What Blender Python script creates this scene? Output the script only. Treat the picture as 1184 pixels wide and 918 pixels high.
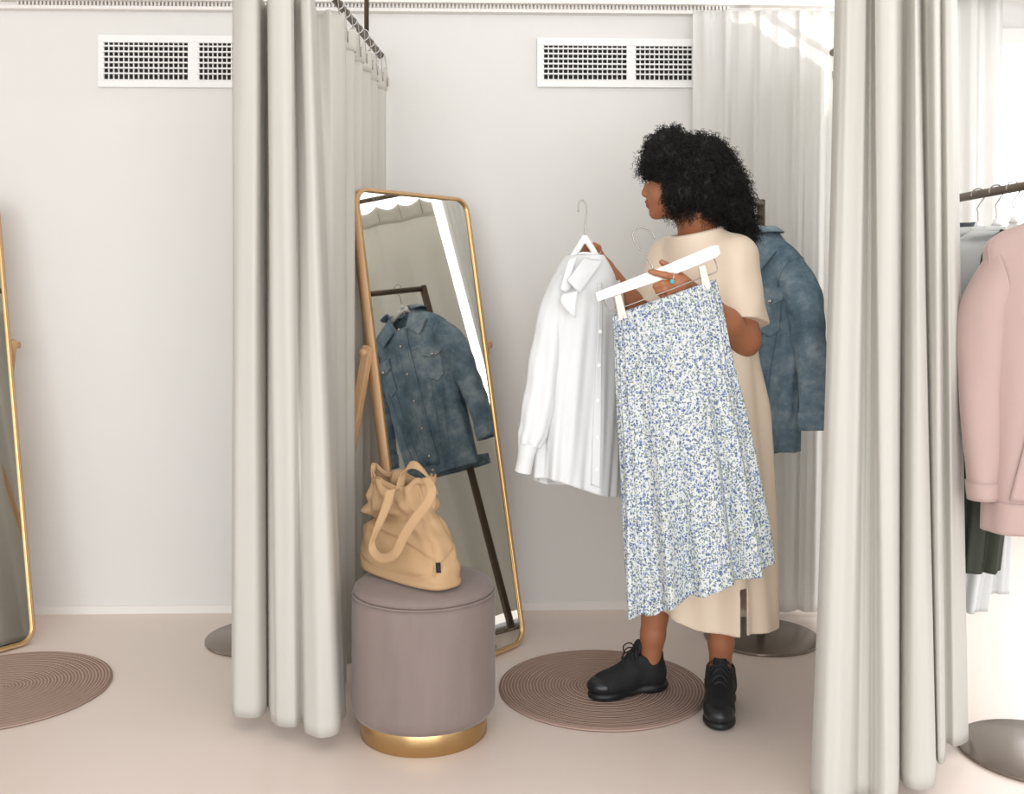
import bpy, bmesh, math, random
import numpy as np
from mathutils import Vector, Matrix
random.seed(7); rng = np.random.default_rng(7)
for o in list(bpy.data.objects): bpy.data.objects.remove(o)
S = bpy.context.scene; COL = S.collection
PI = math.pi; sin, cos = np.sin, np.cos

# ------------------------------------------------------------ camera, world, light
CAMH = 1.22; F = 1180.0; HZ = 338.0
cd = bpy.data.cameras.new('camera'); cam = bpy.data.objects.new('camera', cd); COL.objects.link(cam)
cam.location = (0, 0, CAMH); cam.rotation_euler = (PI/2, 0, 0)
cd.sensor_width = 36; cd.lens = 36*F/1184; cd.shift_y = -(459-HZ)/1184
S.camera = cam
S.view_settings.view_transform = 'Standard'; S.view_settings.look = 'None'
S.view_settings.gamma = 1; S.view_settings.use_curve_mapping = False
S.view_settings.exposure = 0.0
w = bpy.data.worlds.new('daylight'); S.world = w; w.use_nodes = True
w.node_tree.nodes['Background'].inputs[0].default_value = (0.95, 0.98, 1.0, 1)
w.node_tree.nodes['Background'].inputs[1].default_value = 1.05

def area(name, loc, target, sx, sy, power, col=(1, 1, 1)):
    l = bpy.data.lights.new(name, 'AREA'); l.shape = 'RECTANGLE'; l.size = sx; l.size_y = sy
    l.energy = power; l.color = col
    o = bpy.data.objects.new(name, l); COL.objects.link(o); o.location = loc
    o.rotation_euler = (Vector(target)-Vector(loc)).to_track_quat('-Z', 'Y').to_euler()
    return o
area('storefront_daylight', (0.4, -4.4, 1.7), (0.2, 3.5, 0.6), 7.5, 3.2, 320, (0.975, 0.99, 1.0))
area('right_side_fill', (3.2, 3.2, 1.9), (0.5, 3.2, 0.8), 2.6, 2.2, 55, (0.98, 0.99, 1.0))  # added fill from the right, no window is built on this side
area('far_window_daylight', (3.2, 6.4, 2.1), (1.7, 3.6, 0.6), 1.6, 2.0, 34, (1.0, 0.99, 0.98))
area('ceiling_fill', (-0.3, 1.4, 2.9), (-0.1, 1.9, 0), 2.6, 1.4, 7, (1.0, 0.99, 0.98))  # added overhead fill to lift the room, not an actual fitting

sl_ = bpy.data.lights.new('sun_bounce_spot', 'SPOT'); sl_.energy = 330; sl_.spot_size = .26; sl_.spot_blend = .3; sl_.shadow_soft_size = .012  # added spot imitating sunlight bounced upward, throws the streaks on the back curtain
sl_.color = (1, .98, .95); so_ = bpy.data.objects.new('sun_bounce_spot', sl_); COL.objects.link(so_); so_.location = (2.77, .9, 1.12)
so_.rotation_euler = (Vector((1.17, 3.55, 2.2))-so_.location).to_track_quat('-Z', 'Y').to_euler()

def P(px, py, Y):
    return np.array([(px-592)*Y/F, Y, CAMH-(py-HZ)*Y/F])

# ------------------------------------------------------------ materials
def hexc(r, g, b):
    f = lambda c: (c/255/12.92) if c/255 <= .04045 else ((c/255+.055)/1.055)**2.4
    return (f(r), f(g), f(b), 1)
MATS = {}
def mat(name, rgb, rough=0.7, metal=0.0, var=0.0, vscale=8, bump=0.0, bscale=60, sheen=0.0, trans=0.0, spec=0.5, stretch=None, coat=0.0):
    if name in MATS: return MATS[name]
    m = bpy.data.materials.new(name); m.use_nodes = True; nt = m.node_tree; N = nt.nodes; L = nt.links
    b = N['Principled BSDF']; c = hexc(*rgb)
    b.inputs['Base Color'].default_value = c; b.inputs['Roughness'].default_value = rough
    b.inputs['Metallic'].default_value = metal; b.inputs['Specular IOR Level'].default_value = spec
    if sheen: b.inputs['Sheen Weight'].default_value = sheen; b.inputs['Sheen Roughness'].default_value = .4
    if coat: b.inputs['Coat Weight'].default_value = coat
    tc = N.new('ShaderNodeTexCoord'); mp = N.new('ShaderNodeMapping'); L.new(tc.outputs['Object'], mp.inputs[0])
    if stretch: mp.inputs['Scale'].default_value = stretch
    out_col = None
    if var:
        n = N.new('ShaderNodeTexNoise'); n.inputs['Scale'].default_value = vscale; n.inputs['Detail'].default_value = 5
        L.new(mp.outputs[0], n.inputs['Vector'])
        mx = N.new('ShaderNodeMix'); mx.data_type = 'RGBA'; L.new(n.outputs['Fac'], mx.inputs[0])
        mx.inputs[6].default_value = tuple(max(0, v*(1-var)) for v in c[:3])+(1,)
        mx.inputs[7].default_value = tuple(min(1, v*(1+var)) for v in c[:3])+(1,)
        L.new(mx.outputs[2], b.inputs['Base Color']); out_col = mx.outputs[2]
    if bump:
        n2 = N.new('ShaderNodeTexNoise'); n2.inputs['Scale'].default_value = bscale; n2.inputs['Detail'].default_value = 4
        L.new(mp.outputs[0], n2.inputs['Vector'])
        bp = N.new('ShaderNodeBump'); bp.inputs['Strength'].default_value = bump; bp.inputs['Distance'].default_value = .004
        L.new(n2.outputs['Fac'], bp.inputs['Height']); L.new(bp.outputs[0], b.inputs['Normal'])
    if trans:
        t = N.new('ShaderNodeBsdfTranslucent'); t.inputs[0].default_value = c
        if out_col: L.new(out_col, t.inputs[0])
        ms = N.new('ShaderNodeMixShader'); ms.inputs[0].default_value = trans
        L.new(b.outputs[0], ms.inputs[1]); L.new(t.outputs[0], ms.inputs[2])
        L.new(ms.outputs[0], N['Material Output'].inputs['Surface'])
    MATS[name] = m; return m

M_wall = mat('wall_paint', (225, 223, 219), .8, var=.015, vscale=2, bump=.03, bscale=200)
M_ceil = mat('ceiling_paint', (240, 238, 234), .9, var=.01)
M_trim = mat('trim_white', (236, 232, 227), .5, var=.01)
M_vent = mat('vent_white', (240, 239, 237), .45, var=.01)
M_dark = mat('vent_dark', (38, 34, 30), .9, var=.1)
M_floor = mat('floor_resin', (229, 213, 203), .33, var=.035, vscale=1.6, bump=.02, bscale=14, spec=.5)
M_curt = mat('curtain_cotton', (225, 222, 215), .9, var=.02, vscale=5, bump=.12, bscale=900, trans=.34, sheen=.1)
M_sheer = mat('curtain_sheer', (243, 242, 239), .9, var=.01, bump=.08, bscale=900, trans=.45)
M_tape = mat('header_tape', (243, 240, 234), .8, var=.01, trans=.5)
M_bronze = mat('bronze_metal', (104, 90, 76), .42, metal=.75, var=.06, vscale=20)
M_disc = mat('smoked_metal', (132, 120, 110), .25, metal=.7, var=.03, vscale=6)
M_oak = mat('honey_oak', (200, 160, 120), .45, var=.12, vscale=9, bump=.05, bscale=60, stretch=(8, 8, .6))
M_gold = mat('brushed_gold', (214, 176, 120), .3, metal=.9, var=.04, vscale=30)
M_brass = mat('brass_band', (196, 164, 116), .27, metal=1.0, var=.05, vscale=6, stretch=(1, 1, 20))
M_steel = mat('hook_steel', (160, 155, 148), .3, metal=1.0, var=.03)
M_plast = mat('hanger_white', (244, 243, 240), .35, var=.01)
M_clip = mat('clip_rose', (206, 186, 176), .4, metal=.3, var=.02)
M_velvet = mat('mauve_velvet', (132, 117, 112), .85, var=.16, vscale=9, bump=.12, bscale=30, sheen=.22, stretch=(2.2, 2.2, .5))
M_canvas = mat('tan_canvas', (186, 152, 114), .85, var=.06, vscale=14, bump=.12, bscale=500)
M_skin = mat('skin', (160, 102, 70), .48, var=.08, vscale=12, bump=.03, bscale=120)
M_lip = mat('lips', (146, 70, 62), .4, var=.05)
M_eyew = mat('eye_white', (225, 218, 210), .2, var=.01)
M_hair = mat('black_hair', (20, 16, 15), .5, var=.3, vscale=30, spec=.35)
M_dress = mat('beige_satin', (220, 201, 179), .45, var=.025, vscale=6, bump=.05, bscale=400, sheen=.2)
M_shirt = mat('white_cotton', (234, 235, 235), .8, var=.01, bump=.1, bscale=500, trans=.2)
M_shoe = mat('black_mesh_upper', (20, 21, 24), .75, var=.25, vscale=80, bump=.3, bscale=350)
M_sole = mat('black_rubber', (17, 18, 20), .5, var=.15, vscale=40)
M_lace = mat('black_lace', (30, 31, 34), .7, var=.1)
M_toe = mat('black_leather', (26, 27, 30), .38, var=.1)
M_pink = mat('pink_fleece', (186, 160, 154), .9, var=.03, vscale=8, bump=.12, bscale=300, sheen=.3)
M_green = mat('dark_green_cloth', (58, 62, 52), .85, var=.1, vscale=10)
M_navy = mat('charcoal_cloth', (58, 62, 70), .85, var=.1, vscale=10)
M_turq = mat('turquoise_stone', (86, 178, 182), .3, var=.1, vscale=90)
M_silver = mat('silver', (212, 208, 204), .2, metal=1.0, var=.02)
M_tag = mat('black_label', (28, 30, 38), .7, var=.1)
M_facade = mat('outside_facade', (206, 210, 213), .8, var=.02)

def denim():
    m = bpy.data.materials.new('blue_denim'); m.use_nodes = True; nt = m.node_tree; N = nt.nodes; L = nt.links
    b = N['Principled BSDF']; b.inputs['Roughness'].default_value = .85
    tc = N.new('ShaderNodeTexCoord')
    n = N.new('ShaderNodeTexNoise'); n.inputs['Scale'].default_value = 7; n.inputs['Detail'].default_value = 8; n.inputs['Roughness'].default_value = .7
    L.new(tc.outputs['Object'], n.inputs['Vector'])
    r = N.new('ShaderNodeValToRGB'); r.color_ramp.elements[0].position = .34; r.color_ramp.elements[0].color = hexc(76, 102, 122)
    r.color_ramp.elements[1].position = .68; r.color_ramp.elements[1].color = hexc(176, 190, 200)
    e = r.color_ramp.elements.new(.5); e.color = hexc(118, 142, 158)
    L.new(n.outputs['Fac'], r.inputs[0]); L.new(r.outputs[0], b.inputs['Base Color'])
    n2 = N.new('ShaderNodeTexNoise'); n2.inputs['Scale'].default_value = 380; L.new(tc.outputs['Object'], n2.inputs['Vector'])
    bp = N.new('ShaderNodeBump'); bp.inputs['Strength'].default_value = .3; bp.inputs['Distance'].default_value = .003
    L.new(n2.outputs['Fac'], bp.inputs['Height']); L.new(bp.outputs[0], b.inputs['Normal'])
    return m
M_denim = denim()
M_denim_seam = mat('denim_seam', (112, 132, 148), .9, var=.2, vscale=120)
M_denim_in = mat('denim_inside', (120, 130, 138), .9, var=.1, vscale=60)

def floral():
    m = bpy.data.materials.new('floral_print'); m.use_nodes = True; nt = m.node_tree; N = nt.nodes; L = nt.links
    b = N['Principled BSDF']; b.inputs['Roughness'].default_value = .75
    tc = N.new('ShaderNodeTexCoord')
    nz = N.new('ShaderNodeTexNoise'); nz.inputs['Scale'].default_value = 160; L.new(tc.outputs['Object'], nz.inputs['Vector'])
    ad = N.new('ShaderNodeVectorMath'); ad.operation = 'MULTIPLY_ADD'; ad.inputs[1].default_value = (.006,)*3
    L.new(nz.outputs['Color'], ad.inputs[0]); L.new(tc.outputs['Object'], ad.inputs[2])
    prev = hexc(206, 209, 207)
    link = None
    for scale, thr, col, sel in ((112, .38, (78, 96, 146), .62), (130, .37, (138, 154, 192), .62), (165, .38, (128, 142, 124), .6), (220, .42, (92, 106, 118), .55), (120, .14, (226, 210, 140), .4)):
        v = N.new('ShaderNodeTexVoronoi'); v.inputs['Scale'].default_value = scale
        L.new(ad.outputs[0], v.inputs['Vector'])
        lt = N.new('ShaderNodeMath'); lt.operation = 'LESS_THAN'; lt.inputs[1].default_value = thr
        L.new(v.outputs['Distance'], lt.inputs[0])
        sp = N.new('ShaderNodeSeparateColor'); L.new(v.outputs['Color'], sp.inputs[0])
        g = N.new('ShaderNodeMath'); g.operation = 'LESS_THAN'; g.inputs[1].default_value = sel; L.new(sp.outputs[0], g.inputs[0])
        ml = N.new('ShaderNodeMath'); ml.operation = 'MULTIPLY'; L.new(lt.outputs[0], ml.inputs[0]); L.new(g.outputs[0], ml.inputs[1])
        mx = N.new('ShaderNodeMix'); mx.data_type = 'RGBA'; L.new(ml.outputs[0], mx.inputs[0])
        if link: L.new(link, mx.inputs[6])
        else: mx.inputs[6].default_value = prev
        mx.inputs[7].default_value = hexc(*col); link = mx.outputs[2]
    L.new(link, b.inputs['Base Color'])
    return m
M_floral = floral()

def matweave():
    m = mat('woven_mat', (168, 138, 124), .85, var=.1, vscale=40); N = m.node_tree.nodes; L = m.node_tree.links
    b = N['Principled BSDF']; tc = N.new('ShaderNodeTexCoord')
    wv = N.new('ShaderNodeTexWave'); wv.wave_type = 'RINGS'; wv.rings_direction = 'Z'; wv.inputs['Scale'].default_value = 32
    wv.inputs['Distortion'].default_value = .15
    L.new(tc.outputs['Object'], wv.inputs['Vector'])
    bp = N.new('ShaderNodeBump'); bp.inputs['Strength'].default_value = .8; bp.inputs['Distance'].default_value = .004
    L.new(wv.outputs['Fac'], bp.inputs['Height']); L.new(bp.outputs[0], b.inputs['Normal'])
    mx = N.new('ShaderNodeMix'); mx.data_type = 'RGBA'; L.new(wv.outputs['Fac'], mx.inputs[0])
    mx.inputs[6].default_value = hexc(148, 121, 107); mx.inputs[7].default_value = hexc(188, 161, 147)
    L.new(mx.outputs[2], b.inputs['Base Color']); return m
M_mat = matweave()
M_mirror = mat('mirror_glass', (232, 232, 228), .02, metal=1.0, var=.0)

# ------------------------------------------------------------ object helpers
def tag(o, label=None, cat=None, group=None, kind=None):
    if label: o['label'] = label
    if cat: o['category'] = cat
    if group: o['group'] = group
    if kind: o['kind'] = kind
    return o
def empty(name, loc, rz=0, label=None, cat=None, group=None):
    o = bpy.data.objects.new(name, None); COL.objects.link(o); o.location = tuple(loc); o.rotation_euler = (0, 0, rz)
    o.empty_display_size = .05
    return tag(o, label, cat, group)
def obj(name, geo, m, parent=None, world=False, smooth=True, solid=0, sub=0, bevel=0, soff=0):
    V, Fc = geo[0], geo[1]
    V = np.asarray(V, dtype=float)
    if world and parent is not None:
        b = parent; off = np.zeros(3)
        while b: off += np.array(b.location); b = b.parent
        V = V-off
    me = bpy.data.meshes.new(name)
    if isinstance(Fc, np.ndarray):
        k = Fc.shape[1]; me.vertices.add(len(V)); me.vertices.foreach_set('co', V.astype(np.float32).ravel())
        me.loops.add(Fc.size); me.loops.foreach_set('vertex_index', Fc.astype(np.int32).ravel())
        me.polygons.add(len(Fc)); me.polygons.foreach_set('loop_start', np.arange(0, Fc.size, k, dtype=np.int32))
        me.polygons.foreach_set('loop_total', np.full(len(Fc), k, dtype=np.int32)); me.update(); me.validate()
    else:
        me.from_pydata([tuple(v) for v in V], [], [tuple(f) for f in Fc]); me.update(); me.validate()
    if smooth: me.polygons.foreach_set('use_smooth', [True]*len(me.polygons))
    ms = m if isinstance(m, (list, tuple)) else [m]
    for q in ms: me.materials.append(q)
    o = bpy.data.objects.new(name, me); COL.objects.link(o)
    if parent is not None: o.parent = parent
    if solid:
        s = o.modifiers.new('solid', 'SOLIDIFY'); s.thickness = solid; s.offset = soff
    if bevel:
        s = o.modifiers.new('bevel', 'BEVEL'); s.width = bevel; s.segments = 2; s.limit_method = 'ANGLE'
    if sub:
        s = o.modifiers.new('sub', 'SUBSURF'); s.levels = sub; s.render_levels = sub
    return o
def join(*gs):
    V = []; Fc = []; n = 0
    for g in gs:
        v = [tuple(a) for a in np.asarray(g[0]).reshape(-1, 3)]; V += v
        Fc += [tuple(int(i)+n for i in f) for f in g[1]]; n += len(v)
    return V, Fc
def box(x0, x1, y0, y1, z0, z1):
    V = [(x, y, z) for x in (x0, x1) for y in (y0, y1) for z in (z0, z1)]
    return V, [(0, 1, 3, 2), (4, 6, 7, 5), (0, 4, 5, 1), (2, 3, 7, 6), (0, 2, 6, 4), (1, 5, 7, 3)]
def xf(g, M):
    M = Matrix(M); return [tuple(M @ Vector(v)) for v in g[0]], g[1]
def grid(Pts, closed=False):
    # Pts (rows, cols, 3)
    r, c = Pts.shape[:2]; idx = np.arange(r*c).reshape(r, c)
    if closed: nx = np.roll(idx, -1, axis=1); a = idx[:-1]; b = nx[:-1]; d = idx[1:]; e = nx[1:]
    else: a = idx[:-1, :-1]; b = idx[:-1, 1:]; d = idx[1:, :-1]; e = idx[1:, 1:]
    return Pts.reshape(-1, 3), np.stack([a.ravel(), d.ravel(), e.ravel(), b.ravel()], 1)
def lathe(prof, n=64, c=(0, 0, 0)):
    th = np.linspace(0, 2*PI, n, endpoint=False)
    A = np.array([[[c[0]+r*cos(t), c[1]+r*sin(t), c[2]+z] for t in th] for r, z in prof])
    return grid(A, True)
def smoothpath(pts, n):
    pts = np.asarray(pts, float); m = len(pts); Q = np.vstack([2*pts[0]-pts[1], pts, 2*pts[-1]-pts[-2]])
    t = np.linspace(0, m-1, n); i = np.minimum(t.astype(int), m-2); f = (t-i)[:, None]
    p0, p1, p2, p3 = Q[i], Q[i+1], Q[i+2], Q[i+3]
    return .5*((2*p1)+(-p0+p2)*f+(2*p0-5*p1+4*p2-p3)*f*f+(-p0+3*p1-3*p2+p3)*f**3)
def tube(pts, r, n=8, caps=True, res=None):
    pts = np.asarray(pts, float)
    if res: pts = smoothpath(pts, res)
    r = np.broadcast_to(np.asarray(r, float), (len(pts),)) if np.ndim(r) == 0 else np.interp(np.linspace(0, 1, len(pts)), np.linspace(0, 1, len(r)), r)
    T = np.gradient(pts, axis=0); T /= np.linalg.norm(T, axis=1)[:, None]+1e-12
    up = np.array([0, 0, 1.]) if abs(T[0][2]) < .9 else np.array([1., 0, 0])
    u = np.cross(T[0], up); u /= np.linalg.norm(u); rows = []
    for k in range(len(pts)):
        u = u-T[k]*np.dot(u, T[k]); u /= np.linalg.norm(u); v = np.cross(T[k], u)
        rows.append([pts[k]+r[k]*(cos(a)*u+sin(a)*v) for a in np.linspace(0, 2*PI, n, endpoint=False)])
    V, Fc = grid(np.array(rows), True); Fc = [tuple(f) for f in Fc]
    if caps:
        m = len(V); Fc.append(tuple(range(n))); Fc.append(tuple(range(m-1, m-n-1, -1)))
    return V, Fc
def ribbon(pts, wdir, wid, res=60):
    p = smoothpath(pts, res); wd = smoothpath(wdir, res); wd /= np.linalg.norm(wd, axis=1)[:, None]
    return grid(np.stack([p+wd*wid*s for s in (-.5, -.25, 0, .25, .5)], 1))
def ball(c, r, n=12):
    r = np.broadcast_to(r, (3,)); prof = np.linspace(-PI/2, PI/2, n)
    A = np.array([[[c[0]+r[0]*cos(a)*cos(t), c[1]+r[1]*cos(a)*sin(t), c[2]+r[2]*sin(a)] for t in np.linspace(0, 2*PI, 2*n, endpoint=False)] for a in prof])
    return grid(A, True)

class Loft:
    """rings: (v, centre, A half-axis vector, B half-axis vector)"""
    def __init__(s, rings, fold=None, ex=2.0, zf=None):
        s.v = np.array([r[0] for r in rings], float)
        s.D = np.array([np.concatenate([r[1], r[2], r[3]]) for r in rings], float); s.fold = fold; s.ex = ex; s.zf = zf
        D = s.D; s.T = np.gradient(D, s.v, axis=0)
    def ax(s, v):
        v = np.clip(v, s.v[0], s.v[-1]); i = np.clip(np.searchsorted(s.v, v, side='right')-1, 0, len(s.v)-2)
        h = (s.v[i+1]-s.v[i]); t = ((v-s.v[i])/h)[..., None]; h = h[..., None]
        return (2*t**3-3*t**2+1)*s.D[i]+(t**3-2*t**2+t)*h*s.T[i]+(-2*t**3+3*t**2)*s.D[i+1]+(t**3-t**2)*h*s.T[i+1]
    def __call__(s, th, v, off=0.0):
        th, v = np.broadcast_arrays(np.asarray(th, float), np.asarray(v, float)); d = s.ax(v)
        c, sn = cos(th), sin(th); e = 2/s.ex
        c2 = np.sign(c)*np.abs(c)**e; s2 = np.sign(sn)*np.abs(sn)**e
        k = 1.0 if s.fold is None else 1.0+s.fold(th, v)
        A, B = d[..., 3:6], d[..., 6:9]
        r = (A*c2[..., None]+B*s2[..., None])
        nrm = A*(c/np.maximum(1e-6, np.sum(A*A, -1)))[..., None]+B*(sn/np.maximum(1e-6, np.sum(B*B, -1)))[..., None]
        nrm /= np.linalg.norm(nrm, axis=-1)[..., None]+1e-9
        if s.fold is None: p = d[..., :3]+r+nrm*off
        else: p = d[..., :3]+r+nrm*(np.asarray(s.fold(th, v))+off)[..., None] if np.ndim(s.fold(th, v)) else d[..., :3]+r+nrm*off
        if s.zf is not None: p = p+s.zf(th, v)
        return p
    def mesh(s, n=120, m=60, v0=None, v1=None):
        th = np.linspace(0, 2*PI, n, endpoint=False); v = np.linspace(s.v[0] if v0 is None else v0, s.v[-1] if v1 is None else v1, m)
        T, Vv = np.meshgrid(th, v); return grid(s(T, Vv), True)
    def patch(s, t0, t1, v0, v1, off=.004, n=24, m=24, shape=None, warp=None):
        a = np.linspace(0, 1, n); b = np.linspace(0, 1, m); A, B = np.meshgrid(a, b)
        th = t0+(t1-t0)*A; v = v0+(v1-v0)*B
        if warp is not None: th = (t0+t1)/2+(th-(t0+t1)/2)*warp(B)
        if shape is not None: v = v0+(v1-v0)*B*shape(A)
        return grid(s(th, v, off))
    def line(s, ths, vs, off=.003, r=.0012, n=40):
        ths = np.interp(np.linspace(0, 1, n), np.linspace(0, 1, len(ths)), ths); vs = np.interp(np.linspace(0, 1, n), np.linspace(0, 1, len(vs)), vs)
        return tube(s(ths, vs, off), r, 5)

# ------------------------------------------------------------ distance-field modelling (continuous bodies)
class Field:
    def __init__(s, lo, hi, h):
        s.lo = np.array(lo, float); s.h = h; s.n = np.ceil((np.array(hi)-s.lo)/h).astype(int)+1
        s.d = np.full(s.n, 1.0, np.float32)
        s.ax = [s.lo[i]+h*np.arange(s.n[i]) for i in range(3)]
    def sl(s, lo, hi):
        r = []
        for i in range(3):
            a = max(0, int((lo[i]-s.lo[i])/s.h)); b = min(s.n[i], int((hi[i]-s.lo[i])/s.h)+2); r.append(slice(a, max(a+1, b)))
        return tuple(r)
    def add(s, fn, lo, hi, k=.01, sub=False):
        q = s.sl(np.array(lo)-k-.012, np.array(hi)+k+.012)
        X, Y, Z = np.meshgrid(s.ax[0][q[0]], s.ax[1][q[1]], s.ax[2][q[2]], indexing='ij')
        v = fn(X, Y, Z).astype(np.float32); a = s.d[q]
        if sub: s.d[q] = np.maximum(a, -v); return
        hh = np.maximum(k-np.abs(a-v), 0)/k if k > 0 else 0
        s.d[q] = np.minimum(a, v)-hh*hh*k*.25
    def cap(s, a, b, ra, rb, k=.01):
        a = np.array(a, float); b = np.array(b, float); ab = b-a; L = ab@ab; R = max(ra, rb)
        def fn(X, Y, Z):
            t = np.clip(((X-a[0])*ab[0]+(Y-a[1])*ab[1]+(Z-a[2])*ab[2])/L, 0, 1)
            return np.sqrt((X-a[0]-t*ab[0])**2+(Y-a[1]-t*ab[1])**2+(Z-a[2]-t*ab[2])**2)-(ra+(rb-ra)*t)
        s.add(fn, np.minimum(a, b)-R, np.maximum(a, b)+R, k)
    def chain(s, pts, rs, k=.01):
        for i in range(len(pts)-1): s.cap(pts[i], pts[i+1], rs[i], rs[i+1], k)
    def ell(s, c, R, r, k=.01, sub=False):
        c = np.array(c, float); R = np.array(R, float); r = np.array(r, float); m = r.max()
        def fn(X, Y, Z):
            D = np.stack([X-c[0], Y-c[1], Z-c[2]], -1)@R.T
            k0 = np.linalg.norm(D/r, axis=-1); k1 = np.linalg.norm(D/(r*r), axis=-1)+1e-9
            return k0*(k0-1)/k1
        s.add(fn, c-m, c+m, k, sub)
    def mesh(s):
        d = s.d; ins = d < 0; n = np.array(d.shape)
        cnt = np.zeros(n-1, np.int8)
        for i in (0, 1):
            for j in (0, 1):
                for k in (0, 1): cnt += ins[i:n[0]-1+i, j:n[1]-1+j, k:n[2]-1+k]
        act = (cnt > 0) & (cnt < 8); I = np.argwhere(act)
        acc = np.zeros((len(I), 3)); num = np.zeros(len(I))
        for axis in range(3):
            o1, o2 = [q for q in range(3) if q != axis]
            for a in (0, 1):
                for b in (0, 1):
                    p = I.copy(); p[:, o1] += a; p[:, o2] += b; q = p.copy(); q[:, axis] += 1
                    d0 = d[p[:, 0], p[:, 1], p[:, 2]]; d1 = d[q[:, 0], q[:, 1], q[:, 2]]; m = (d0 < 0) != (d1 < 0)
                    t = np.zeros(len(I)); t[m] = d0[m]/(d0[m]-d1[m]); pos = p.astype(float); pos[:, axis] += t
                    acc[m] += pos[m]; num[m] += 1
        V = s.lo+s.h*acc/num[:, None]
        idx = np.full(act.shape, -1, np.int64); idx[I[:, 0], I[:, 1], I[:, 2]] = np.arange(len(I))
        Fs = []
        for axis in range(3):
            o1, o2 = (axis+1) % 3, (axis+2) % 3
            sa = [slice(None)]*3; sb = [slice(None)]*3; sa[axis] = slice(0, -1); sb[axis] = slice(1, None)
            ch = ins[tuple(sa)] != ins[tuple(sb)]; E = np.argwhere(ch)
            E = E[(E[:, o1] > 0) & (E[:, o2] > 0) & (E[:, o1] < n[o1]-1) & (E[:, o2] < n[o2]-1)]
            flip = ins[E[:, 0], E[:, 1], E[:, 2]]
            def g(a, b):
                q = E.copy(); q[:, o1] -= a; q[:, o2] -= b; return idx[q[:, 0], q[:, 1], q[:, 2]]
            Q = np.stack([g(1, 1), g(0, 1), g(0, 0), g(1, 0)], 1); Q[~flip] = Q[~flip][:, ::-1]; Fs.append(Q)
        Fc = np.concatenate(Fs); Fc = Fc[(Fc >= 0).all(1)]
        return V, Fc
def relax(V, Fc, it=2, lam=.5):
    a = np.concatenate([Fc[:, i] for i in range(4)]); b = np.concatenate([Fc[:, (i+1) % 4] for i in range(4)])
    for _ in range(it):
        s = np.zeros_like(V); c = np.zeros(len(V))
        for i in range(3): s[:, i] = np.bincount(a, V[b, i], len(V))+np.bincount(b, V[a, i], len(V))
        c = np.bincount(a, minlength=len(V))+np.bincount(b, minlength=len(V)); V = V+lam*(s/c[:, None]-V)
    return V
I3 = np.eye(3)

# ------------------------------------------------------------ setting
def struct(name, geo, m, **k): return tag(obj(name, geo, m, smooth=False, **k), kind='structure')
wy = lambda x: 3.922+.029*x
struct('floor', box(-4, 4.2, -2.2, 6.2, -.1, 0), M_floor)
x0, x1 = -4.0, 1.34
struct('wall_back', ([(x0, wy(x0), 0), (x1, wy(x1), 0), (x1, wy(x1)+.12, 0), (x0, wy(x0)+.12, 0), (x0, wy(x0), 3.0), (x1, wy(x1), 3.0), (x1, wy(x1)+.12, 3.0), (x0, wy(x0)+.12, 3.0)],
       [(0, 1, 5, 4), (1, 2, 6, 5), (2, 3, 7, 6), (3, 0, 4, 7), (0, 3, 2, 1), (4, 5, 6, 7)]), M_wall)
struct('baseboard_back', ([(x0, wy(x0)-.008, .0), (x1, wy(x1)-.008, .0), (x1, wy(x1)+.01, 0), (x0, wy(x0)+.01, 0), (x0, wy(x0)-.008, .03), (x1, wy(x1)-.008, .03), (x1, wy(x1)+.01, .03), (x0, wy(x0)+.01, .03)],
       [(0, 1, 5, 4), (1, 2, 6, 5), (2, 3, 7, 6), (3, 0, 4, 7), (0, 3, 2, 1), (4, 5, 6, 7)]), M_trim)
struct('ceiling', box(-4, 4.2, .3, 6.2, 3.0, 3.1), M_ceil)
struct('wall_left', box(-4.1, -4.0, .3, 6.2, 0, 3), M_wall)
# wall at the far right with a tall window
struct('wall_far', join(box(1.34, 2.50, 5.6, 5.7, 0, 3), box(2.50, 4.0, 5.6, 5.7, 2.66, 3), box(2.50, 4.0, 5.6, 5.7, 0, .5), box(4.0, 4.2, 5.6, 5.7, 0, 3)), M_wall)
win = struct('window_1', join(box(2.50, 4.0, 5.57, 5.63, 2.58, 2.66), box(2.50, 4.0, 5.57, 5.63, .5, .56), box(2.50, 2.56, 5.57, 5.63, .56, 2.58), box(3.94, 4.0, 5.57, 5.63, .56, 2.58), box(2.56, 3.94, 5.59, 5.62, 2.085, 2.105)), M_trim)
M_glass = mat('window_pane', (250, 252, 255), .02, var=0); M_glass.node_tree.nodes['Principled BSDF'].inputs['Transmission Weight'].default_value = 1.0
M_glass.node_tree.nodes['Principled BSDF'].inputs['IOR'].default_value = 1.02
tag(obj('pane', box(2.56, 3.94, 5.603, 5.609, .56, 2.58), M_glass, parent=win, smooth=False))
struct('wall_outside', box(1.0, 6.5, 8.0, 8.2, -.1, 5), M_facade)
# cornice ledge with beaded glider track high on the wall
def strip(yo, yi, z0, z1, xa=x0, xb=1.30):
    return [(xa, wy(xa)-yo, z0), (xb, wy(xb)-yo, z0), (xb, wy(xb)-yi, z0), (xa, wy(xa)-yi, z0), (xa, wy(xa)-yo, z1), (xb, wy(xb)-yo, z1), (xb, wy(xb)-yi, z1), (xa, wy(xa)-yi, z1)], \
           [(0, 1, 5, 4), (1, 2, 6, 5), (2, 3, 7, 6), (3, 0, 4, 7), (0, 3, 2, 1), (4, 5, 6, 7)]
struct('trim_1', join(strip(.06, 0, 2.315, 2.40), strip(.035, 0, 2.287, 2.30), strip(.02, 0, 2.30, 2.315)), M_trim)
beads = []
for i in range(190):
    x = -1.86+i*.0142
    if x > 1.2: break
    beads.append(box(x, x+.0075, wy(x)-.037, wy(x)-.02, 2.2995, 2.315))
M_bead = mat('track_glider', (222, 217, 211), .5, var=.02)
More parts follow.
